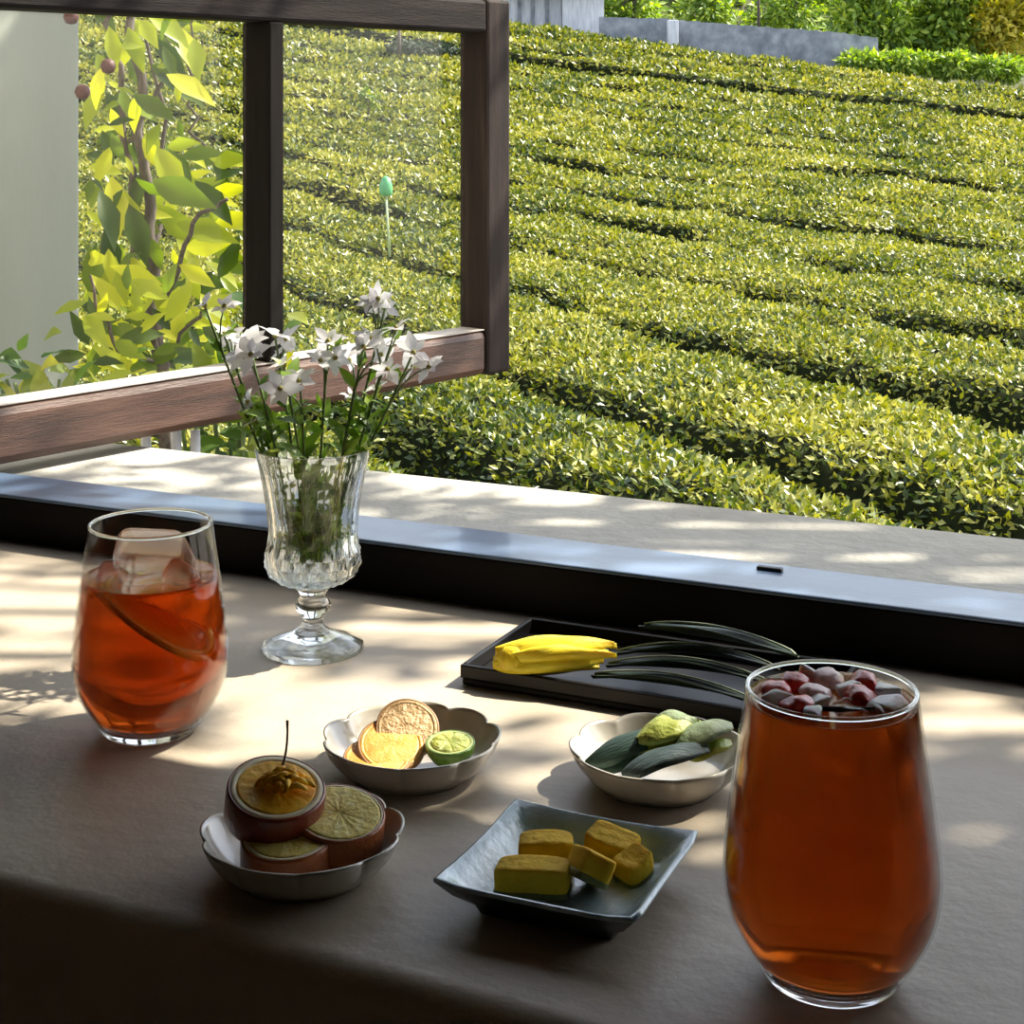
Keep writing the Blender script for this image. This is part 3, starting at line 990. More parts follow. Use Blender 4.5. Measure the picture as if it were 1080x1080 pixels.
M['rind'] = solid('citrus_rind', (.80, .30, .03), (.90, .42, .06), 60, 0.45, 0.2, 300)
M['pith'] = solid('citrus_pith', (.85, .68, .42), (.92, .78, .55), 60, 0.6, sss=0.2)
M['pulp'] = solid('citrus_pulp', (.85, .38, .05), (.92, .52, .10), 90, 0.35, 0.3, 200, sss=0.3)

def round_slice(name, label, cat, loc, rot, R, th, rind, pith, pulp, group=None, pw=.12, segs=9, n=54):
    """a cut round of fruit: skin band, pale pith ring on both faces, wedge-cut flesh"""
    t = thing(name, label, cat, loc, 0, group)
    t.rotation_euler = rot
    h = th / 2
    bulge = lambda a, i: 1 + .012 * math.sin(3 * a + 1)
    lathe('rind', [(R * .965, -h), (R * .995, -h * .8), (R, 0), (R * .995, h * .8), (R * .965, h), (R * .93, h * .98), (R * .93, -h * .98)], rind, t, n, fr=bulge, close=True)
    ri = R * (.93 - pw)
    lathe('pith', [(ri, -h * .96), (R * .932, -h * .985), (R * .932, h * .985), (ri, h * .96)], pith, t, n, fr=bulge, close=True)
    wedge = lambda a, i: 1.0
    ts = min(th, .012)
    seg_z = lambda a, i: (.03 * ts * abs(math.cos(segs * a / 2)) - .10 * ts * max(0, .25 - abs(math.sin(segs * a / 2)))) * (1 if i >= 6 else -1 if i <= 1 else 0)
    lathe('pulp', [(0, -h * .9), (ri * .5, -h * .97), (ri * .97, -h * .985), (ri * 1.003, -h * .96), (ri * 1.003, h * .90), (ri * 1.003, h * .955), (ri * .985, h * .975), (ri * .93, h * .98), (ri * .6, h * .985), (ri * .3, h * .985), (ri * .08, h * .975), (0, h * .965)], pulp, t, n, fz=seg_z)
    return t
Rz = lambda a: Matrix.Rotation(a, 3, 'Z')
# slice leaning inside the left glass: seen almost edge-on, running down to the right
ax = Vector((.80, -.28, -.53)).normalized(); bx = Vector((.15, .90, -.25)); nrm = ax.cross(bx).normalized(); bx = nrm.cross(ax)
mrot = Matrix((ax, bx, nrm)).transposed().to_euler()
round_slice('citrus_slice', 'thin citrus slice leaning inside the red drink of the left glass', 'fruit slice', gl + Vector((.002, -.004, .064)), mrot, .0335, .0035, M['rind'], M['pith'], M['pulp'])

# topping of the right glass
M['berry'] = solid('red_berry', (.70, .03, .03), (.92, .14, .11), 120, 0.25, 0.15, 260, sss=0.2)
M['froth'] = solid('ice_froth', (.86, .78, .78), (.96, .93, .94), 200, 0.3, 0.15, 400, sss=0.3)
M['pink'] = solid('pink_flesh', (.92, .52, .46), (.97, .76, .70), 150, 0.3, 0.15, 300, sss=0.3)
spots = [(-.022, .004, 'left'), (-.012, .016, 'back left'), (.002, .020, 'rear'), (.016, .014, 'back right'), (-.006, .002, 'middle'), (.012, -.001, 'centre right'), (-.016, -.012, 'front left')]
for i, (x, y, w) in enumerate(spots):
    bm = bmesh.new()
    bmesh.ops.create_icosphere(bm, subdivisions=3, radius=.0066)
    for v in bm.verts:
        q = 1 + .28 * noise.noise(v.co * 260 + Vector((i * 7, 0, 0)))
        v.co = Vector((v.co.x * q * 1.25, v.co.y * q, v.co.z * q * .62))
    o = bm_obj('berry_piece', bm, M['pink'] if i in (4, 2) else M['berry'], None, True, gr + Vector((x, y, .1160)), (random.uniform(-.3, .3), random.uniform(-.3, .3), random.uniform(0, 3)))
    tag(o, ('pink' if i in (4, 2) else 'dark red') + ' berry piece floating at the ' + w + ' of the right glass', 'berry', 'berry pieces on the right drink')
CH = [(.021, -.010, .012, 'front right'), (.004, -.018, .010, 'front'), (-.024, -.006, .009, 'far left edge'), (.024, .003, .010, 'right edge'), (-.020, .014, .008, 'back left edge'),
      (.009, .008, .009, 'centre back'), (-.008, -.009, .009, 'centre front'), (.014, -.018, .008, 'front right edge'), (-.004, .026, .008, 'rear edge'), (-.011, -.021, .008, 'front left edge'), (.003, -.008, .007, 'very centre'), (.018, .020, .008, 'back right edge')]
for i, (x, y, sz, w) in enumerate(CH):
    o = ice('ice_chip', 'crushed ice chip floating at the ' + w + ' of the right glass', gr + Vector((x, y, .1158)), (sz, sz * .9, .006), (random.uniform(-.3, .3), random.uniform(-.3, .3), random.random() * 3), None, 'crushed ice on the right drink')
    if i % 3 != 1: o.data.materials.clear(); o.data.materials.append(M['froth'])
bm = bmesh.new(); tube_into(bm, bez((-.010, -.016, .1172), (0, -.021, .1182), (.014, -.017, .1172), 6), [.0008, .0011, .0012, .0012, .0011, .0009, .0006], 6)
tag(bm_obj('dried_stem', bm, M['bark'], None, True, gr), 'dark dried stem lying on the front of the right drink', 'stem')

# ------------------------------------------------------------------ scalloped bowls
def scallop_bowl(label, loc, R=.0465, lobes=9, ph=0.0):
    t = thing('scalloped_bowl', label, 'bowl', loc)
    ou = [(0, .0016), (.60, .0016), (.63, 0), (.67, 0), (.70, .0018), (.79, .0048), (.88, .0092), (.945, .0138), (.985, .0180), (1.0, .0202)]
    inn = [(.975, .0204), (.955, .0182), (.90, .0138), (.82, .0094), (.72, .0060), (.60, .0040), (.40, .0034), (0, .0032)]
    prof = [(r * R, z) for r, z in ou + inn]
    amt = [0, 0, 0, 0, 0, .35, .6, .8, 1, 1, 1, 1, .8, .6, .35, .15, 0, 0]
    def sc(a): return abs(math.sin(lobes * (a + ph) / 2)) ** .55
    fr = lambda a, i: 1 - .075 * amt[i] * (1 - sc(a))
    fz = lambda a, i: -.0024 * max(0, amt[i] - .2) * (1 - sc(a))
    lathe('bowl', prof[4:], M['porcelain'], t, 180, fr=lambda a, i: fr(a, i + 4), fz=lambda a, i: fz(a, i + 4))
    lathe('foot_ring', [(.70 * R, .0019), (.67 * R, 0), (.63 * R, 0), (.60 * R, .0017)], M['porcelain'], t, 72)
    return t
b1, b2, b3 = [Vector((q.x, q.y, T)) for q in (P(319, 873, .02), P(434, 774, .02), P(694, 786, .02))]
scallop_bowl('white scalloped bowl holding thick red skinned fruit slices, front left', b1, .0485, ph=.1)
scallop_bowl('white scalloped bowl holding dried orange slices and half a lime', b2, .049, ph=.25)
scallop_bowl('white scalloped bowl holding dark green leaves, beside the right glass', b3, .0475, ph=.05)

# bowl of thick slices
M['red_skin'] = solid('dark_red_skin', (.16, .018, .010), (.30, .05, .018), 45, 0.32, 0.15, 220, coat=0.3)
M['brown_skin'] = solid('orange_brown_skin', (.30, .07, .018), (.44, .13, .03), 45, 0.36, 0.15, 220, coat=0.2)
M['cream'] = solid('cream_pith', (.80, .68, .42), (.88, .76, .52), 60, 0.5, sss=0.2)
M['pale_pulp'] = solid('pale_yellow_pulp', None, scale=170, rough=0.5, bump=0.2, bump_scale=420, sss=0.1, spec=.3,
                       stops=[(.25, (.68, .50, .08)), (.5, (.86, .70, .18)), (.75, (.94, .84, .36))])
M['gold_pulp'] = solid('gold_pulp', None, scale=150, rough=0.45, bump=0.15, bump_scale=420, sss=0.1, spec=.3,
                       stops=[(.25, (.86, .34, .012)), (.5, (.95, .50, .02)), (.75, (.98, .66, .07))])
round_slice('fruit_slice', 'lower fruit slice at the left of the stack, orange skin and cream edge', 'fruit slice', b1 + Vector((-.006, -.012, .0135)), (.12, .02, 0), .0215, .017, M['brown_skin'], M['cream'], M['pale_pulp'], 'thick fruit slices')
round_slice('fruit_slice', 'thick fruit slice at the right of the stack with pale yellow flesh up', 'fruit slice', b1 + Vector((.016, .004, .0175)), (.22, .12, 0), .0220, .019, M['brown_skin'], M['cream'], M['pale_pulp'], 'thick fruit slices', pw=.05)
round_slice('fruit_slice', 'top fruit slice with dark red skin, tilted, twig stuck in it', 'fruit slice', b1 + Vector((-.0135, .002, .0315)), (.27, .14, 0), .0235, .0165, M['red_skin'], M['cream'], M['gold_pulp'], 'thick fruit slices', pw=.14)
# candied peel curl heaped on the top slice
bm = bmesh.new()
for i in range(22):
    a = i * 2.4; q = .0095 * math.sqrt((i + .5) / 22)
    c = Vector((q * math.cos(a), q * math.sin(a), .0055 * (1 - (q / .0095) ** 2)))
    b_ = random.uniform(0, 2 * PI); l_ = random.uniform(.004, .006)
    e_ = Vector((math.cos(b_), math.sin(b_), 0)) * l_
    tube_into(bm, bez(c - e_ + Vector((0, 0, -.001)), c + Vector((0, 0, random.uniform(.003, .006))), c + e_ + Vector((0, 0, -.0015)), 5), [.0007, .0013, .0016, .0016, .0012, .0006], 7)
tag(bm_obj('candied_peel', bm, M['gold_pulp'], None, True, b1 + Vector((-.0090, .000, .0400))), 'curled golden peel heaped on the top fruit slice', 'peel')
bm = bmesh.new()
y1 = b1.y + .004
p0, p1, p2 = PD(287, 826, y1), PD(305, 808, y1), PD(303, 760, y1)
tube_into(bm, bez(p0, p1, p2, 8), [.0011, .0009, .0008, .0007, .0006, .0006, .0006, .0006, .0008], 6)
tube_into(bm, bez(p0 + Vector((-.002, 0, .001)), p0.lerp(p1, .4), p0.lerp(p1, .8) + Vector((.002, 0, -.001)), 4), [.0014, .0018, .0018, .0014, .0008], 6)
tag(bm_obj('twig', bm, M['bark'], None), 'thin dark twig standing up from the top fruit slice', 'twig')

# bowl of dried orange slices and a half lime
M['dry_rind'] = solid('dried_rind', (.34, .16, .06), (.46, .25, .10), 60, 0.5)
M['dry_pulp'] = solid('dried_pulp', None, scale=120, rough=0.4, bump=0.2, bump_scale=240, sss=.3,
                      stops=[(.25, (.72, .26, .04)), (.5, (.88, .42, .09)), (.75, (.92, .56, .18))])
M['dry_tan'] = solid('dried_tan_pulp', (.52, .30, .12), (.68, .44, .20), 120, 0.45, 0.4, 240)
round_slice('orange_slice', 'dried orange slice lowest in the bowl, bright amber, towards the front', 'fruit slice', b2 + Vector((-.018, -.009, .0090)), (.22, .05, 0), .0185, .004, M['dry_rind'], M['dry_pulp'], M['dry_pulp'], 'dried orange slices')
round_slice('orange_slice', 'dried orange slice in the middle of the pile, half covered', 'fruit slice', b2 + Vector((-.011, -.001, .0135)), (.45, .10, 0), .0185, .004, M['dry_rind'], M['dry_pulp'], M['dry_pulp'], 'dried orange slices')
round_slice('orange_slice', 'tan dried orange slice leaning on top of the pile', 'fruit slice', b2 + Vector((-.003, .009, .0190)), (.72, .12, 0), .0175, .0035, M['dry_rind'], M['dry_tan'], M['dry_tan'], 'dried orange slices')
M['lime_skin'] = solid('lime_skin', (.06, .16, .015), (.16, .30, .03), 60, 0.35, 0.3, 260, coat=.3)
M['lime_pith'] = solid('lime_pith', (.62, .72, .22), (.74, .80, .34), 60, 0.5)
M['lime_pulp'] = solid('lime_pulp', None, scale=140, rough=0.3, bump=0.4, bump_scale=240, sss=.3,
                       stops=[(.25, (.62, .70, .08)), (.5, (.78, .84, .18)), (.75, (.90, .92, .40))])
lm = thing('lime_half', 'half a lime lying cut side up in the scalloped bowl beside dried orange', 'lime', b2 + Vector((.0215, -.004, .0050)))
lm.rotation_euler = (.12, -.03, 0)
LR = .0135
lathe('skin', [(0, 0), (.0055, .0008), (.0098, .0034), (.0126, .0075), (LR, .0118), (LR * .985, .0128), (LR * .93, .0128), (LR * .93, .0105), (0, .0095)], M['lime_skin'], lm, 40)
lathe('pith', [(LR * .80, .0126), (LR * .932, .0127), (LR * .932, .011), (LR * .80, .011)], M['lime_pith'], lm, 40, close=True)
lathe('pulp', [(LR * .805, .0112), (LR * .80, .0128), (LR * .45, .0133), (LR * .12, .0131), (0, .0124)], M['lime_pulp'], lm, 72,
      fz=lambda a, i: -.0006 * max(0, .3 - abs(math.sin(4.5 * a))) / .3 if i in (1, 2, 3) else 0)

# bowl of leaves
M['blue_leaf'] = solid('blue_green_leaf', (.035, .085, .055), (.09, .16, .12), 40, 0.42, 0.3, 130, (1, 6, 1))
M['grey_leaf'] = solid('grey_green_leaf', (.05, .08, .08), (.12, .17, .17), 40, 0.42, 0.3, 130, (1, 6, 1))
M['lime_leaf'] = solid('yellow_green_leaf', (.36, .46, .06), (.62, .66, .16), 40, 0.4, 0.3, 120, None, sss=.2)
M['sage_leaf'] = solid('sage_leaf', (.16, .24, .10), (.36, .42, .22), 50, 0.5, 0.3, 130)
def blade(name, label, cat, p0, p1, width, mat, curl=.5, arch=.006, parent=None, group=None, th=.0012, roll=0.0, power=.8, tipw=.0):
    """a thick leaf blade between two points: boat-shaped section, pointed ends"""
    p0, p1 = Vector(p0), Vector(p1)
    d = p1 - p0; L = d.length; d.normalize()
    s = d.cross(Vector((0, 0, 1))).normalized(); up = s.cross(d)
    s, up = s * math.cos(roll) + up * math.sin(roll), up * math.cos(roll) - s * math.sin(roll)
    NI, NJ = 22, 8
    top, bot = [], []
    for i in range(NI + 1):
        t = i / NI
        w = width * max(.02, (math.sin(PI * min(1, .04 + .96 * t))) ** power) * (1 - .25 * t) + tipw * t
        c = p0 + d * (L * t) + up * (arch * math.sin(PI * t))
        for j in range(NJ + 1):
            q = j / NJ * 2 - 1
            off = s * (q * w / 2) + up * (curl * w / 2 * q * q + .0006 * math.sin(9 * t + 4 * q))
            top.append(c + off + up * th * (1 - q * q) * .5); bot.append(c + off - up * th * (1 - q * q) * .5)
    m = NJ + 1; o = len(top); f = []
    for i in range(NI):
        for j in range(NJ):
            a = i * m + j
            f.append((a, a + m, a + m + 1, a + 1)); f.append((o + a, o + a + 1, o + a + m + 1, o + a + m))
    ob = new_mesh(name, top + bot, f, mat, parent)
    bm = bmesh.new(); bm.from_mesh(ob.data); bmesh.ops.remove_doubles(bm, verts=bm.verts, dist=1e-6); bmesh.ops.recalc_face_normals(bm, faces=bm.faces); bm.to_mesh(ob.data); bm.free()
    return tag(ob, label, cat, group) if label else ob
g3 = 'leaves in the scalloped bowl'
blade('leaf', 'dark green pointed leaf at the left of the leaf bowl, tip down', 'leaf', P(618, 806, .016), P(712, 768, .031), .032, M['blue_leaf'], -.5, .005, None, g3, .004, .2)
blade('leaf', 'dark green leaf squeezed between the two front leaves', 'leaf', P(632, 812, .012), P(712, 790, .022), .020, M['blue_leaf'], -.4, .002, None, g3, .003, .1)
blade('leaf', 'grey blue pointed leaf at the front of the leaf bowl', 'leaf', P(656, 818, .017), P(748, 790, .030), .034, M['grey_leaf'], -.5, .006, None, g3, .004, .3)
blade('leaf', 'bright yellow green leaf lying highest at the back of the leaf bowl', 'leaf', P(672, 780, .030), P(740, 764, .034), .026, M['lime_leaf'], -.3, .006, None, g3, .003, -.2)
blade('leaf', 'yellow green leaf below the highest one, pointing left', 'leaf', P(736, 778, .028), P(668, 792, .024), .024, M['lime_leaf'], -.3, .005, None, g3, .003, .2)
blade('leaf', 'olive green leaf rising behind the bright yellow green leaf', 'leaf', P(680, 772, .030), P(738, 762, .036), .026, M['sage_leaf'], -.4, .006, None, g3, .003, -.3)
blade('leaf', 'sage green leaf curling over the right rim of the bowl', 'leaf', P(712, 790, .029), P(773, 766, .032), .030, M['sage_leaf'], -.5, .007, None, g3, .003, .3)
blade('leaf', 'small pale green leaf tucked low at the right of the bowl', 'leaf', P(728, 800, .022), P(772, 784, .027), .020, M['lime_leaf'], -.5, .004, None, g3, .003, .2)

# ------------------------------------------------------------------ square celadon plate and its yellow chunks
pa, pb, pc_, pd = P(545, 849, .017), P(740, 881, .017), P(660, 974, .017), P(460, 929, .017)
ctr = (pa + pb + pc_ + pd) / 4
side = ((pb - pa).length + (pc_ - pd).length + (pd - pa).length + (pc_ - pb).length) / 4
ang = math.atan2((pb - pa).y + (pc_ - pd).y, (pb - pa).x + (pc_ - pd).x)
pl = thing('square_plate', 'square pale blue glazed plate with flared sides and a dark underside', 'plate', (ctr.x, ctr.y, T), ang)
def sq_ring(h, z, n=6, bow=0.0, rnd=.06):
    pts_ = []
    for k in range(4):
        for i in range(n):
            t = i / n * 2 - 1
            q = 1 - bow * (1 - t * t)
            c = 1 - rnd * max(0, abs(t) - .8) / .2 * .5
            x, y = t * h * (1 if abs(t) < .99 else 1 - rnd * .5), -h * q * c
            a = k * PI / 2
            pts_.append((x * math.cos(a) - y * math.sin(a), x * math.sin(a) + y * math.cos(a), z + .0018 * abs(t) ** 3 * (z > .012)))
    return pts_
def ring_loft(name, rings, mat, parent, cap0=True, cap1=True):
    v, f = [], []
    n = len(rings[0])
    for r in rings: v += r
    for i in range(len(rings) - 1):
        for k in range(n):
            f.append((i * n + k, i * n + (k + 1) % n, (i + 1) * n + (k + 1) % n, (i + 1) * n + k))
    if cap0: f.append(tuple(range(n))[::-1])
    if cap1: f.append(tuple((len(rings) - 1) * n + k for k in range(n)))
    o = new_mesh(name, v, f, mat, parent)
    bm = bmesh.new(); bm.from_mesh(o.data); bmesh.ops.recalc_face_normals(bm, faces=bm.faces); bm.to_mesh(o.data); bm.free()
    for p in o.data.polygons: p.use_smooth = len(p.vertices) <= 4
    return o
hs_ = side / 2 * 1.055
M['dark_glaze'] = solid('dark_glaze', (.025, .03, .035), (.06, .065, .07), 40, 0.3)
ring_loft('underside', [sq_ring(hs_ * .62, .0, 8), sq_ring(hs_ * .66, .0, 8), sq_ring(hs_ * .70, .004, 8), sq_ring(hs_ * .86, .010, 8, .02), sq_ring(hs_ * .995, .0158, 8, .03)], M['dark_glaze'], pl, True, False)
ring_loft('dish', [sq_ring(hs_ * .997, .0158, 8, .03), sq_ring(hs_ * 1.0, .0172, 8, .03), sq_ring(hs_ * .965, .0176, 8, .03), sq_ring(hs_ * .85, .0125, 8, .02), sq_ring(hs_ * .72, .0072, 8), sq_ring(hs_ * .66, .0058, 8), sq_ring(hs_ * .3, .0055, 8)], M['celadon'], pl, False, True)

M['chunk'] = solid('mustard_flesh', None, scale=60, rough=0.75, bump=0.25, spec=.2, bump_scale=200, sss=.2,
                   stops=[(.25, (.66, .38, .012)), (.5, (.82, .51, .02)), (.8, (.88, .64, .05))])
M['chunk_skin'] = solid('olive_skin', (.10, .12, .02), (.20, .20, .04), 60, 0.45, 0.2, 200)
def chunk(label, c, size, rot):
    t = thing('squash_chunk', label, 'food', c, 0, 'yellow chunks on the square plate')
    t.rotation_euler = rot
    def body(name, mat, z0, z1, inset):
        bm = bmesh.new()
        bmesh.ops.create_cube(bm, size=1)
        bmesh.ops.subdivide_edges(bm, edges=bm.edges, cuts=3, use_grid_fill=True)
        for v in bm.verts:
            x, y, z = v.co
            k = 1 - .18 * (abs(2 * x) ** 4) * 1.0
            v.co = Vector((x * size[0] * inset, y * size[1] * inset * k, size[2] * (z0 + (z + .5) * (z1 - z0)))) + Vector((0, 0, .0012 * math.sin(x * 3 + c.x * 90)))
            v.co += .0006 * Vector((noise.noise(v.co * 200), noise.noise(v.co * 210 + Vector((3, 0, 0))), noise.noise(v.co * 190)))
        return subsurf(bm_obj(name, bm, mat, t), 2)
    body('skin', M['chunk_skin'], -.5, -.26, 1.0)
    body('flesh', M['chunk'], -.38, .5, .985)
    return t
zz = .0056
chunk('yellow chunk at the front left of the square plate', P(562, 926, zz + .008), (.034, .018, .013), (0, 0, -.22))
chunk('yellow chunk at the back left of the square plate', P(576, 897, zz + .007), (.026, .017, .012), (0, 0, -.02))
chunk('yellow chunk standing tilted in the middle of the square plate', P(622, 914, zz + .0125), (.030, .018, .013), (.5, .25, 1.75))
chunk('yellow chunk at the back right of the square plate', P(646, 893, zz + .0085), (.024, .019, .014), (.1, .1, -.5))
chunk('small yellow chunk at the right end of the square plate', P(668, 912, zz + .0075), (.017, .014, .011), (.1, -.2, .7))

# ------------------------------------------------------------------ black lacquer tray with the yellow blossom and long leaves
tA, tB = P(485, 722), P(553, 669)
short = (tB - tA).length
TL = .225
tray = thing('serving_tray', 'long black lacquer tray holding a yellow blossom and dark leaves', 'tray', (tA.x, tA.y, T), ROT)
box('tray_base', .001, TL - .001, .001, short - .001, 0, .004, M['lacquer'], tray, .001)
for nm, a in (('rim', (0, TL, 0, .0035)), ('rim', (0, TL, short - .0035, short)), ('rim', (0, .0035, .0036, short - .0036)), ('rim', (TL - .0035, TL, .0036, short - .0036))):
    box(nm, a[0], a[1], a[2], a[3], .0041, .0125, M['lacquer'], tray, .0009)
M['yellow_petal'] = solid('yellow_petal', None, scale=35, rough=0.42, bump=0.2, bump_scale=150, stretch=(1, 5, 5), sss=.2,
                          stops=[(.25, (.74, .50, .015)), (.5, (.88, .70, .03)), (.8, (.96, .86, .10))])
M['long_leaf'] = solid('long_dark_leaf', (.008, .016, .008), (.022, .04, .018), 20, 0.45, 0.2, 90, (1, 8, 1), spec=.3)
M['leaf_edge'] = solid('pale_leaf_edge', (.30, .36, .24), (.45, .50, .36), 40, 0.5)
bl = thing('yellow_blossom', 'closed yellow blossom lying on the left end of the black tray', 'flower', (0, 0, 0))
q0, q1 = P(520, 697, .016), P(652, 692, .020)
bl.location = q0
Lb = q1 - q0
for i, (dz, dn, s0, s1, w) in enumerate(((.000, .006, 0, .93, .024), (.000, -.008, 0, .88, .024), (.007, .000, .02, .97, .026), (.002, .012, .05, 1.0, .016), (.004, -.012, .1, .98, .014), (-.006, 0, .0, .85, .026))):
    blade('petal', None, None, Lb * s0 + Vector((0, dn * .5, dz)), Lb * s1 + Vector((0, dn, dz)), w, M['yellow_petal'], -.7 if dz >= 0 else .7, .006 if dz >= 0 else -.002, bl, None, .003, dn * 30, .75)
lathe('bud_base', [(0, -.008), (.006, -.006), (.0105, 0), (.0115, .007), (.010, .014), (.0, .018)], M['yellow_petal'], bl, 20, rot=(0, PI / 2, math.atan2(Lb.y, Lb.x)), loc=(.008, 0, 0))
def long_leaf(label, pts_, w):
    t = thing('long_leaf', label, 'leaf', pts_[0], 0, 'long dark leaves on the black tray')
    a, b = Vector((0, 0, 0)), pts_[-1] - pts_[0]
    lift = pts_[1] if len(pts_) > 2 else 0.004
    blade('leaf_blade', None, None, a, b, w, M['long_leaf'], .45, lift, t, None, .0016, .15, .45)
    d = b.normalized(); s = d.cross(Vector((0, 0, 1))).normalized()
    bm = bmesh.new()
    pp = []
    for i in range(17):
        q = i / 16
        ww = w * (math.sin(PI * min(1, .04 + .96 * q))) ** .45 * (1 - .25 * q)
        up = s.cross(d)
        pp.append(b * q - s * (ww / 2) + up * (lift * math.sin(PI * q) + .45 * ww / 2) )
    tube_into(bm, pp, .0006, 5)
    bm_obj('midrib', bm, M['leaf_edge'], t)
    return t
long_leaf('long dark leaf nearest the front edge of the black tray', [P(625, 714, .012), .004, P(800, 742, .013)], .016)
long_leaf('long dark leaf running from the blossom along the middle of the tray', [P(640, 703, .014), .005, P(815, 722, .016)], .017)
long_leaf('long dark leaf behind the blossom along the back of the tray', [P(650, 690, .016), .006, P(822, 706, .018)], .016)
long_leaf('raised long dark leaf with a pale edge, arching highest at the back', [P(676, 662, .024), .003, P(842, 693, .030)], .020)

# ------------------------------------------------------------------ cut crystal goblet vase with white flowers
vb = P(330, 684)
vs = thing('goblet_vase', 'cut crystal goblet vase of white flowers standing by the window sill', 'vase', vb)
def facet(lo, hi, m):
    return lambda a, i: 1 - .022 * abs(math.sin(m * a)) if lo <= i <= hi else 1
foot = [(0, .0022), (.026, .0018), (.0330, 0), (.0340, .0014), (.0325, .0036), (.024, .0068), (.014, .0105), (.0078, .0150), (.0066, .0195), (.0072, .0225), (.0108, .0262), (.0122, .0295), (.0104, .0325), (.0082, .0350), (.0096, .0385), (.0130, .0420), (0, .0425)]
lathe('foot', foot, M['crystal'], vs, 64, fr=lambda a, i: 1 + (.03 * abs(math.sin(6 * a)) if 4 <= i <= 6 else 0))
cup_o = [(.012, .0428), (.0235, .0455), (.0302, .0505), (.0328, .0575), (.0326, .0650), (.0305, .0720), (.0296, .0775), (.0300, .0850), (.0312, .0960), (.0332, .1080), (.0356, .1200), (.0376, .1290), (.0385, .1335)]
cup_i = [(.0373, .1338), (.0362, .1290), (.0338, .1195), (.0312, .1080), (.0291, .0960), (.0277, .0850), (.0272, .0775), (.0278, .0720), (.0294, .0650), (.0294, .0580), (.0270, .0520), (.0200, .0490), (0, .0480)]
def cut(a, i):
    if 1 <= i <= 5: return 1 - .075 * abs(math.sin(9 * a + i * 1.05))          # deep criss-cross cuts round the bulge
    if 6 <= i <= 10: return 1 - .018 * abs(math.sin(10 * a))                       # upright flutes
    return 1
lathe('cup', [(0, .0426)] + cup_o + cup_i, M['crystal'], vs, 126, fr=lambda a, i: cut(a, i - 1) if i <= 13 else 1, smooth=False)

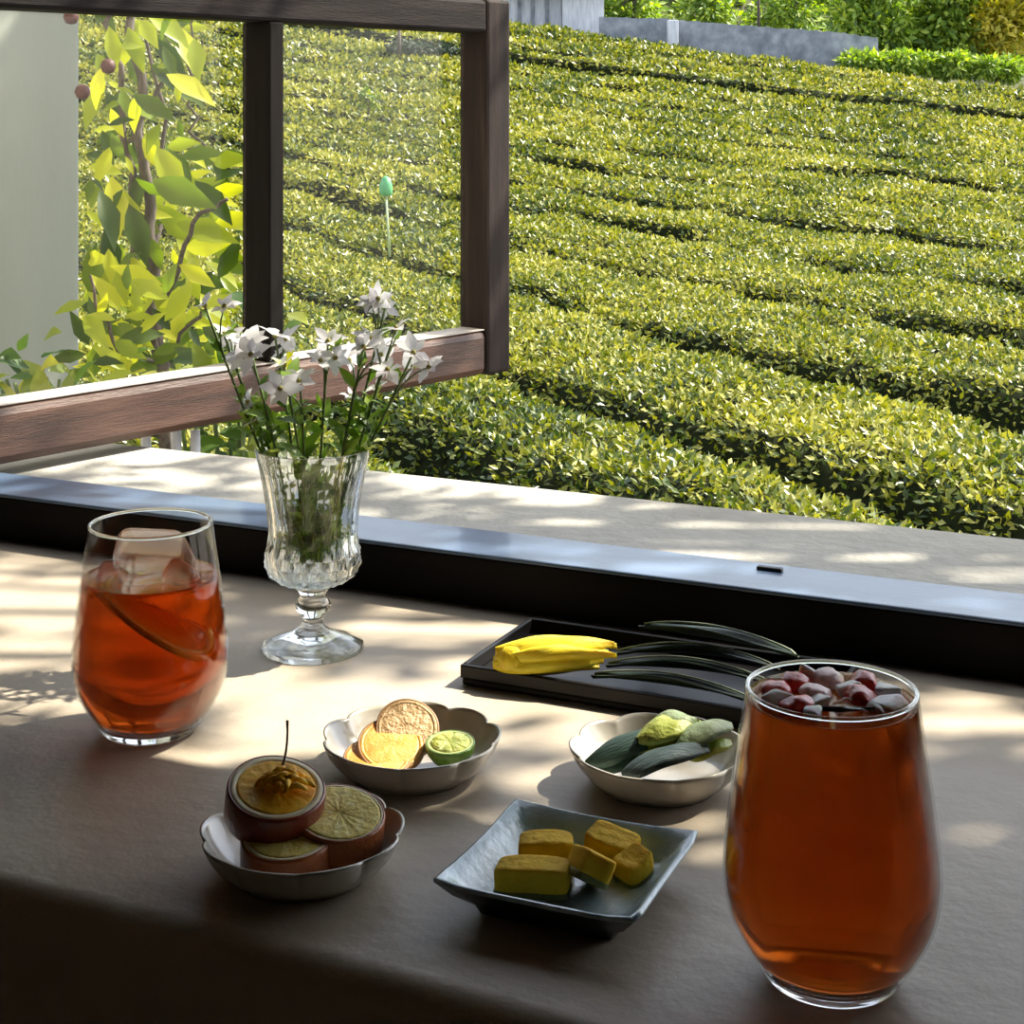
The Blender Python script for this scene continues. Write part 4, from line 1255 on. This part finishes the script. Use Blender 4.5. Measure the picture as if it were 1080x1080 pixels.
def flower_stem(label, tippx, tippy, dy, size, nfl=4, lean=0.0, leafy=True):
    top = PD(tippx, tippy, vb.y + dy)
    foot_ = vb + Vector((random.uniform(-.010, .010), random.uniform(-.010, .010), .056))
    rimp = vb + Vector(((top.x - vb.x) * .42, (top.y - vb.y) * .42, .128))
    r = math.hypot(rimp.x - vb.x, rimp.y - vb.y)
    if r > .030:
        rimp.x = vb.x + (rimp.x - vb.x) * .030 / r; rimp.y = vb.y + (rimp.y - vb.y) * .030 / r
    t = thing('flower_stem', label, 'flower', foot_, 0, 'white flowers in the crystal vase')
    line = bez(foot_ - foot_, (rimp - foot_) + Vector((0, 0, -.015)), top - foot_, 12)
    bm = bmesh.new(); tube_into(bm, line, [.0013 - .00004 * i for i in range(13)], 6)
    pos, tip, nor, ln = [], [], [], []
    tp = top - foot_
    heads = [tp]
    for k in range(nfl - 1):
        q = tp + Vector((random.gauss(0, .010), random.gauss(0, .010), random.uniform(-.016, .006)))
        tube_into(bm, bez(line[10 - k % 2], line[11], q, 4), [.0009, .0008, .0007, .0006, .0005], 5)
        heads.append(q)
    bm_obj('stem', bm, M['stem'], t)
    for h in heads:
        pos, tip, nor, ln = [], [], [], []
        ax_ = Vector((random.gauss(0, .5), -.5 + random.gauss(0, .4), random.uniform(.2, 1))).normalized()
        u_ = ax_.cross(Vector((.3, .2, 1))).normalized(); v_ = ax_.cross(u_)
        a0 = random.random() * 6
        for k in range(6):
            a = a0 + 2 * PI * k / 6 + random.gauss(0, .15)
            rad = u_ * math.cos(a) + v_ * math.sin(a)
            pos.append(rad * .0010); tip.append(rad + ax_ * random.uniform(-.2, .7)); nor.append(ax_ - rad * .3)
            ln.append(size * random.uniform(.75, 1.25))
        lv, tf, nn, k = leaf_arrays(np.array(pos), np.array(tip), np.array(nor), np.array(ln), LEAF8, 1.15)
        bo = np_mesh('blossom', [(lv, tf, nn, k, 0, True)], [M['petal']], t, h)
        lathe('flower_centre', [(0, -.0022), (.0016, -.0010), (.0018, .0006), (.0010, .0020), (0, .0024)], M['calyx'], bo, 10, rot=ax_.to_track_quat('Z', 'Y').to_euler())
    if leafy:
        pos, tip, nor, ln = [], [], [], []
        for k in range(34):
            i = random.randint(0, 8) if k > 4 else random.randint(8, 11)
            q = line[i].lerp(line[i + 1], random.random())
            a = random.random() * 2 * PI
            pos.append(q); tip.append(Vector((math.cos(a), math.sin(a), random.uniform(.2, 1.6)))); nor.append(Vector((random.gauss(0, .6), -.5, 1)))
            L = random.uniform(.010, .020) if i > 7 else random.uniform(.012, .024)
            # keep foliage inside the cup where the stem is inside it
            zz_ = q.z + foot_.z - vb.z
            if zz_ < .125:
                rr = math.hypot(q.x + foot_.x - vb.x, q.y + foot_.y - vb.y)
                L = min(L, max(.005, (.027 - rr) * 1.0))
            ln.append(L)
        lv, tf, nn, k = leaf_arrays(np.array(pos), np.array(tip), np.array(nor), np.array(ln), LEAF8, .8)
        np_mesh('foliage', [(lv, tf, nn, k, 0, True)], [M['flower_leaf']], t)
    return t
FL = [('small white blossom at the left edge of the bouquet against the vine', 236, 352, .01, .010, 3),
      ('white blossom tucked between the left cluster and the vase', 300, 384, -.012, .012, 3),
      ('white blossom turned outward on the right below the tall sprig', 418, 346, .0, .011, 3),
      ('white blossom sprig leaning farthest left over the sash rail', 216, 322, .00, .010, 2),
      ('white blossom cluster left of the mullion foot', 262, 362, -.01, .013, 4),
      ('white blossom cluster just below the mullion foot', 290, 354, .01, .012, 3),
      ('drooping white blossom in front of the sash rail, low in the bouquet', 316, 402, -.02, .014, 2),
      ('white blossom sprig rising at the centre of the bouquet', 346, 360, .01, .011, 3),
      ('white blossom cluster right of the bouquet centre', 384, 366, -.01, .012, 4),
      ('tall sprig topping the right of the bouquet', 408, 318, .015, .010, 4),
      ('white blossom hanging at the far right of the bouquet', 436, 372, -.005, .012, 3),
      ('short budding sprig low at the left of the bouquet', 262, 424, .0, .009, 2),
      ('short sprig leaning right just above the vase rim', 398, 408, .01, .008, 2)]
for lab, px, py, dy, sz, nf in FL:
    flower_stem(lab, px, py, dy, sz, nf)
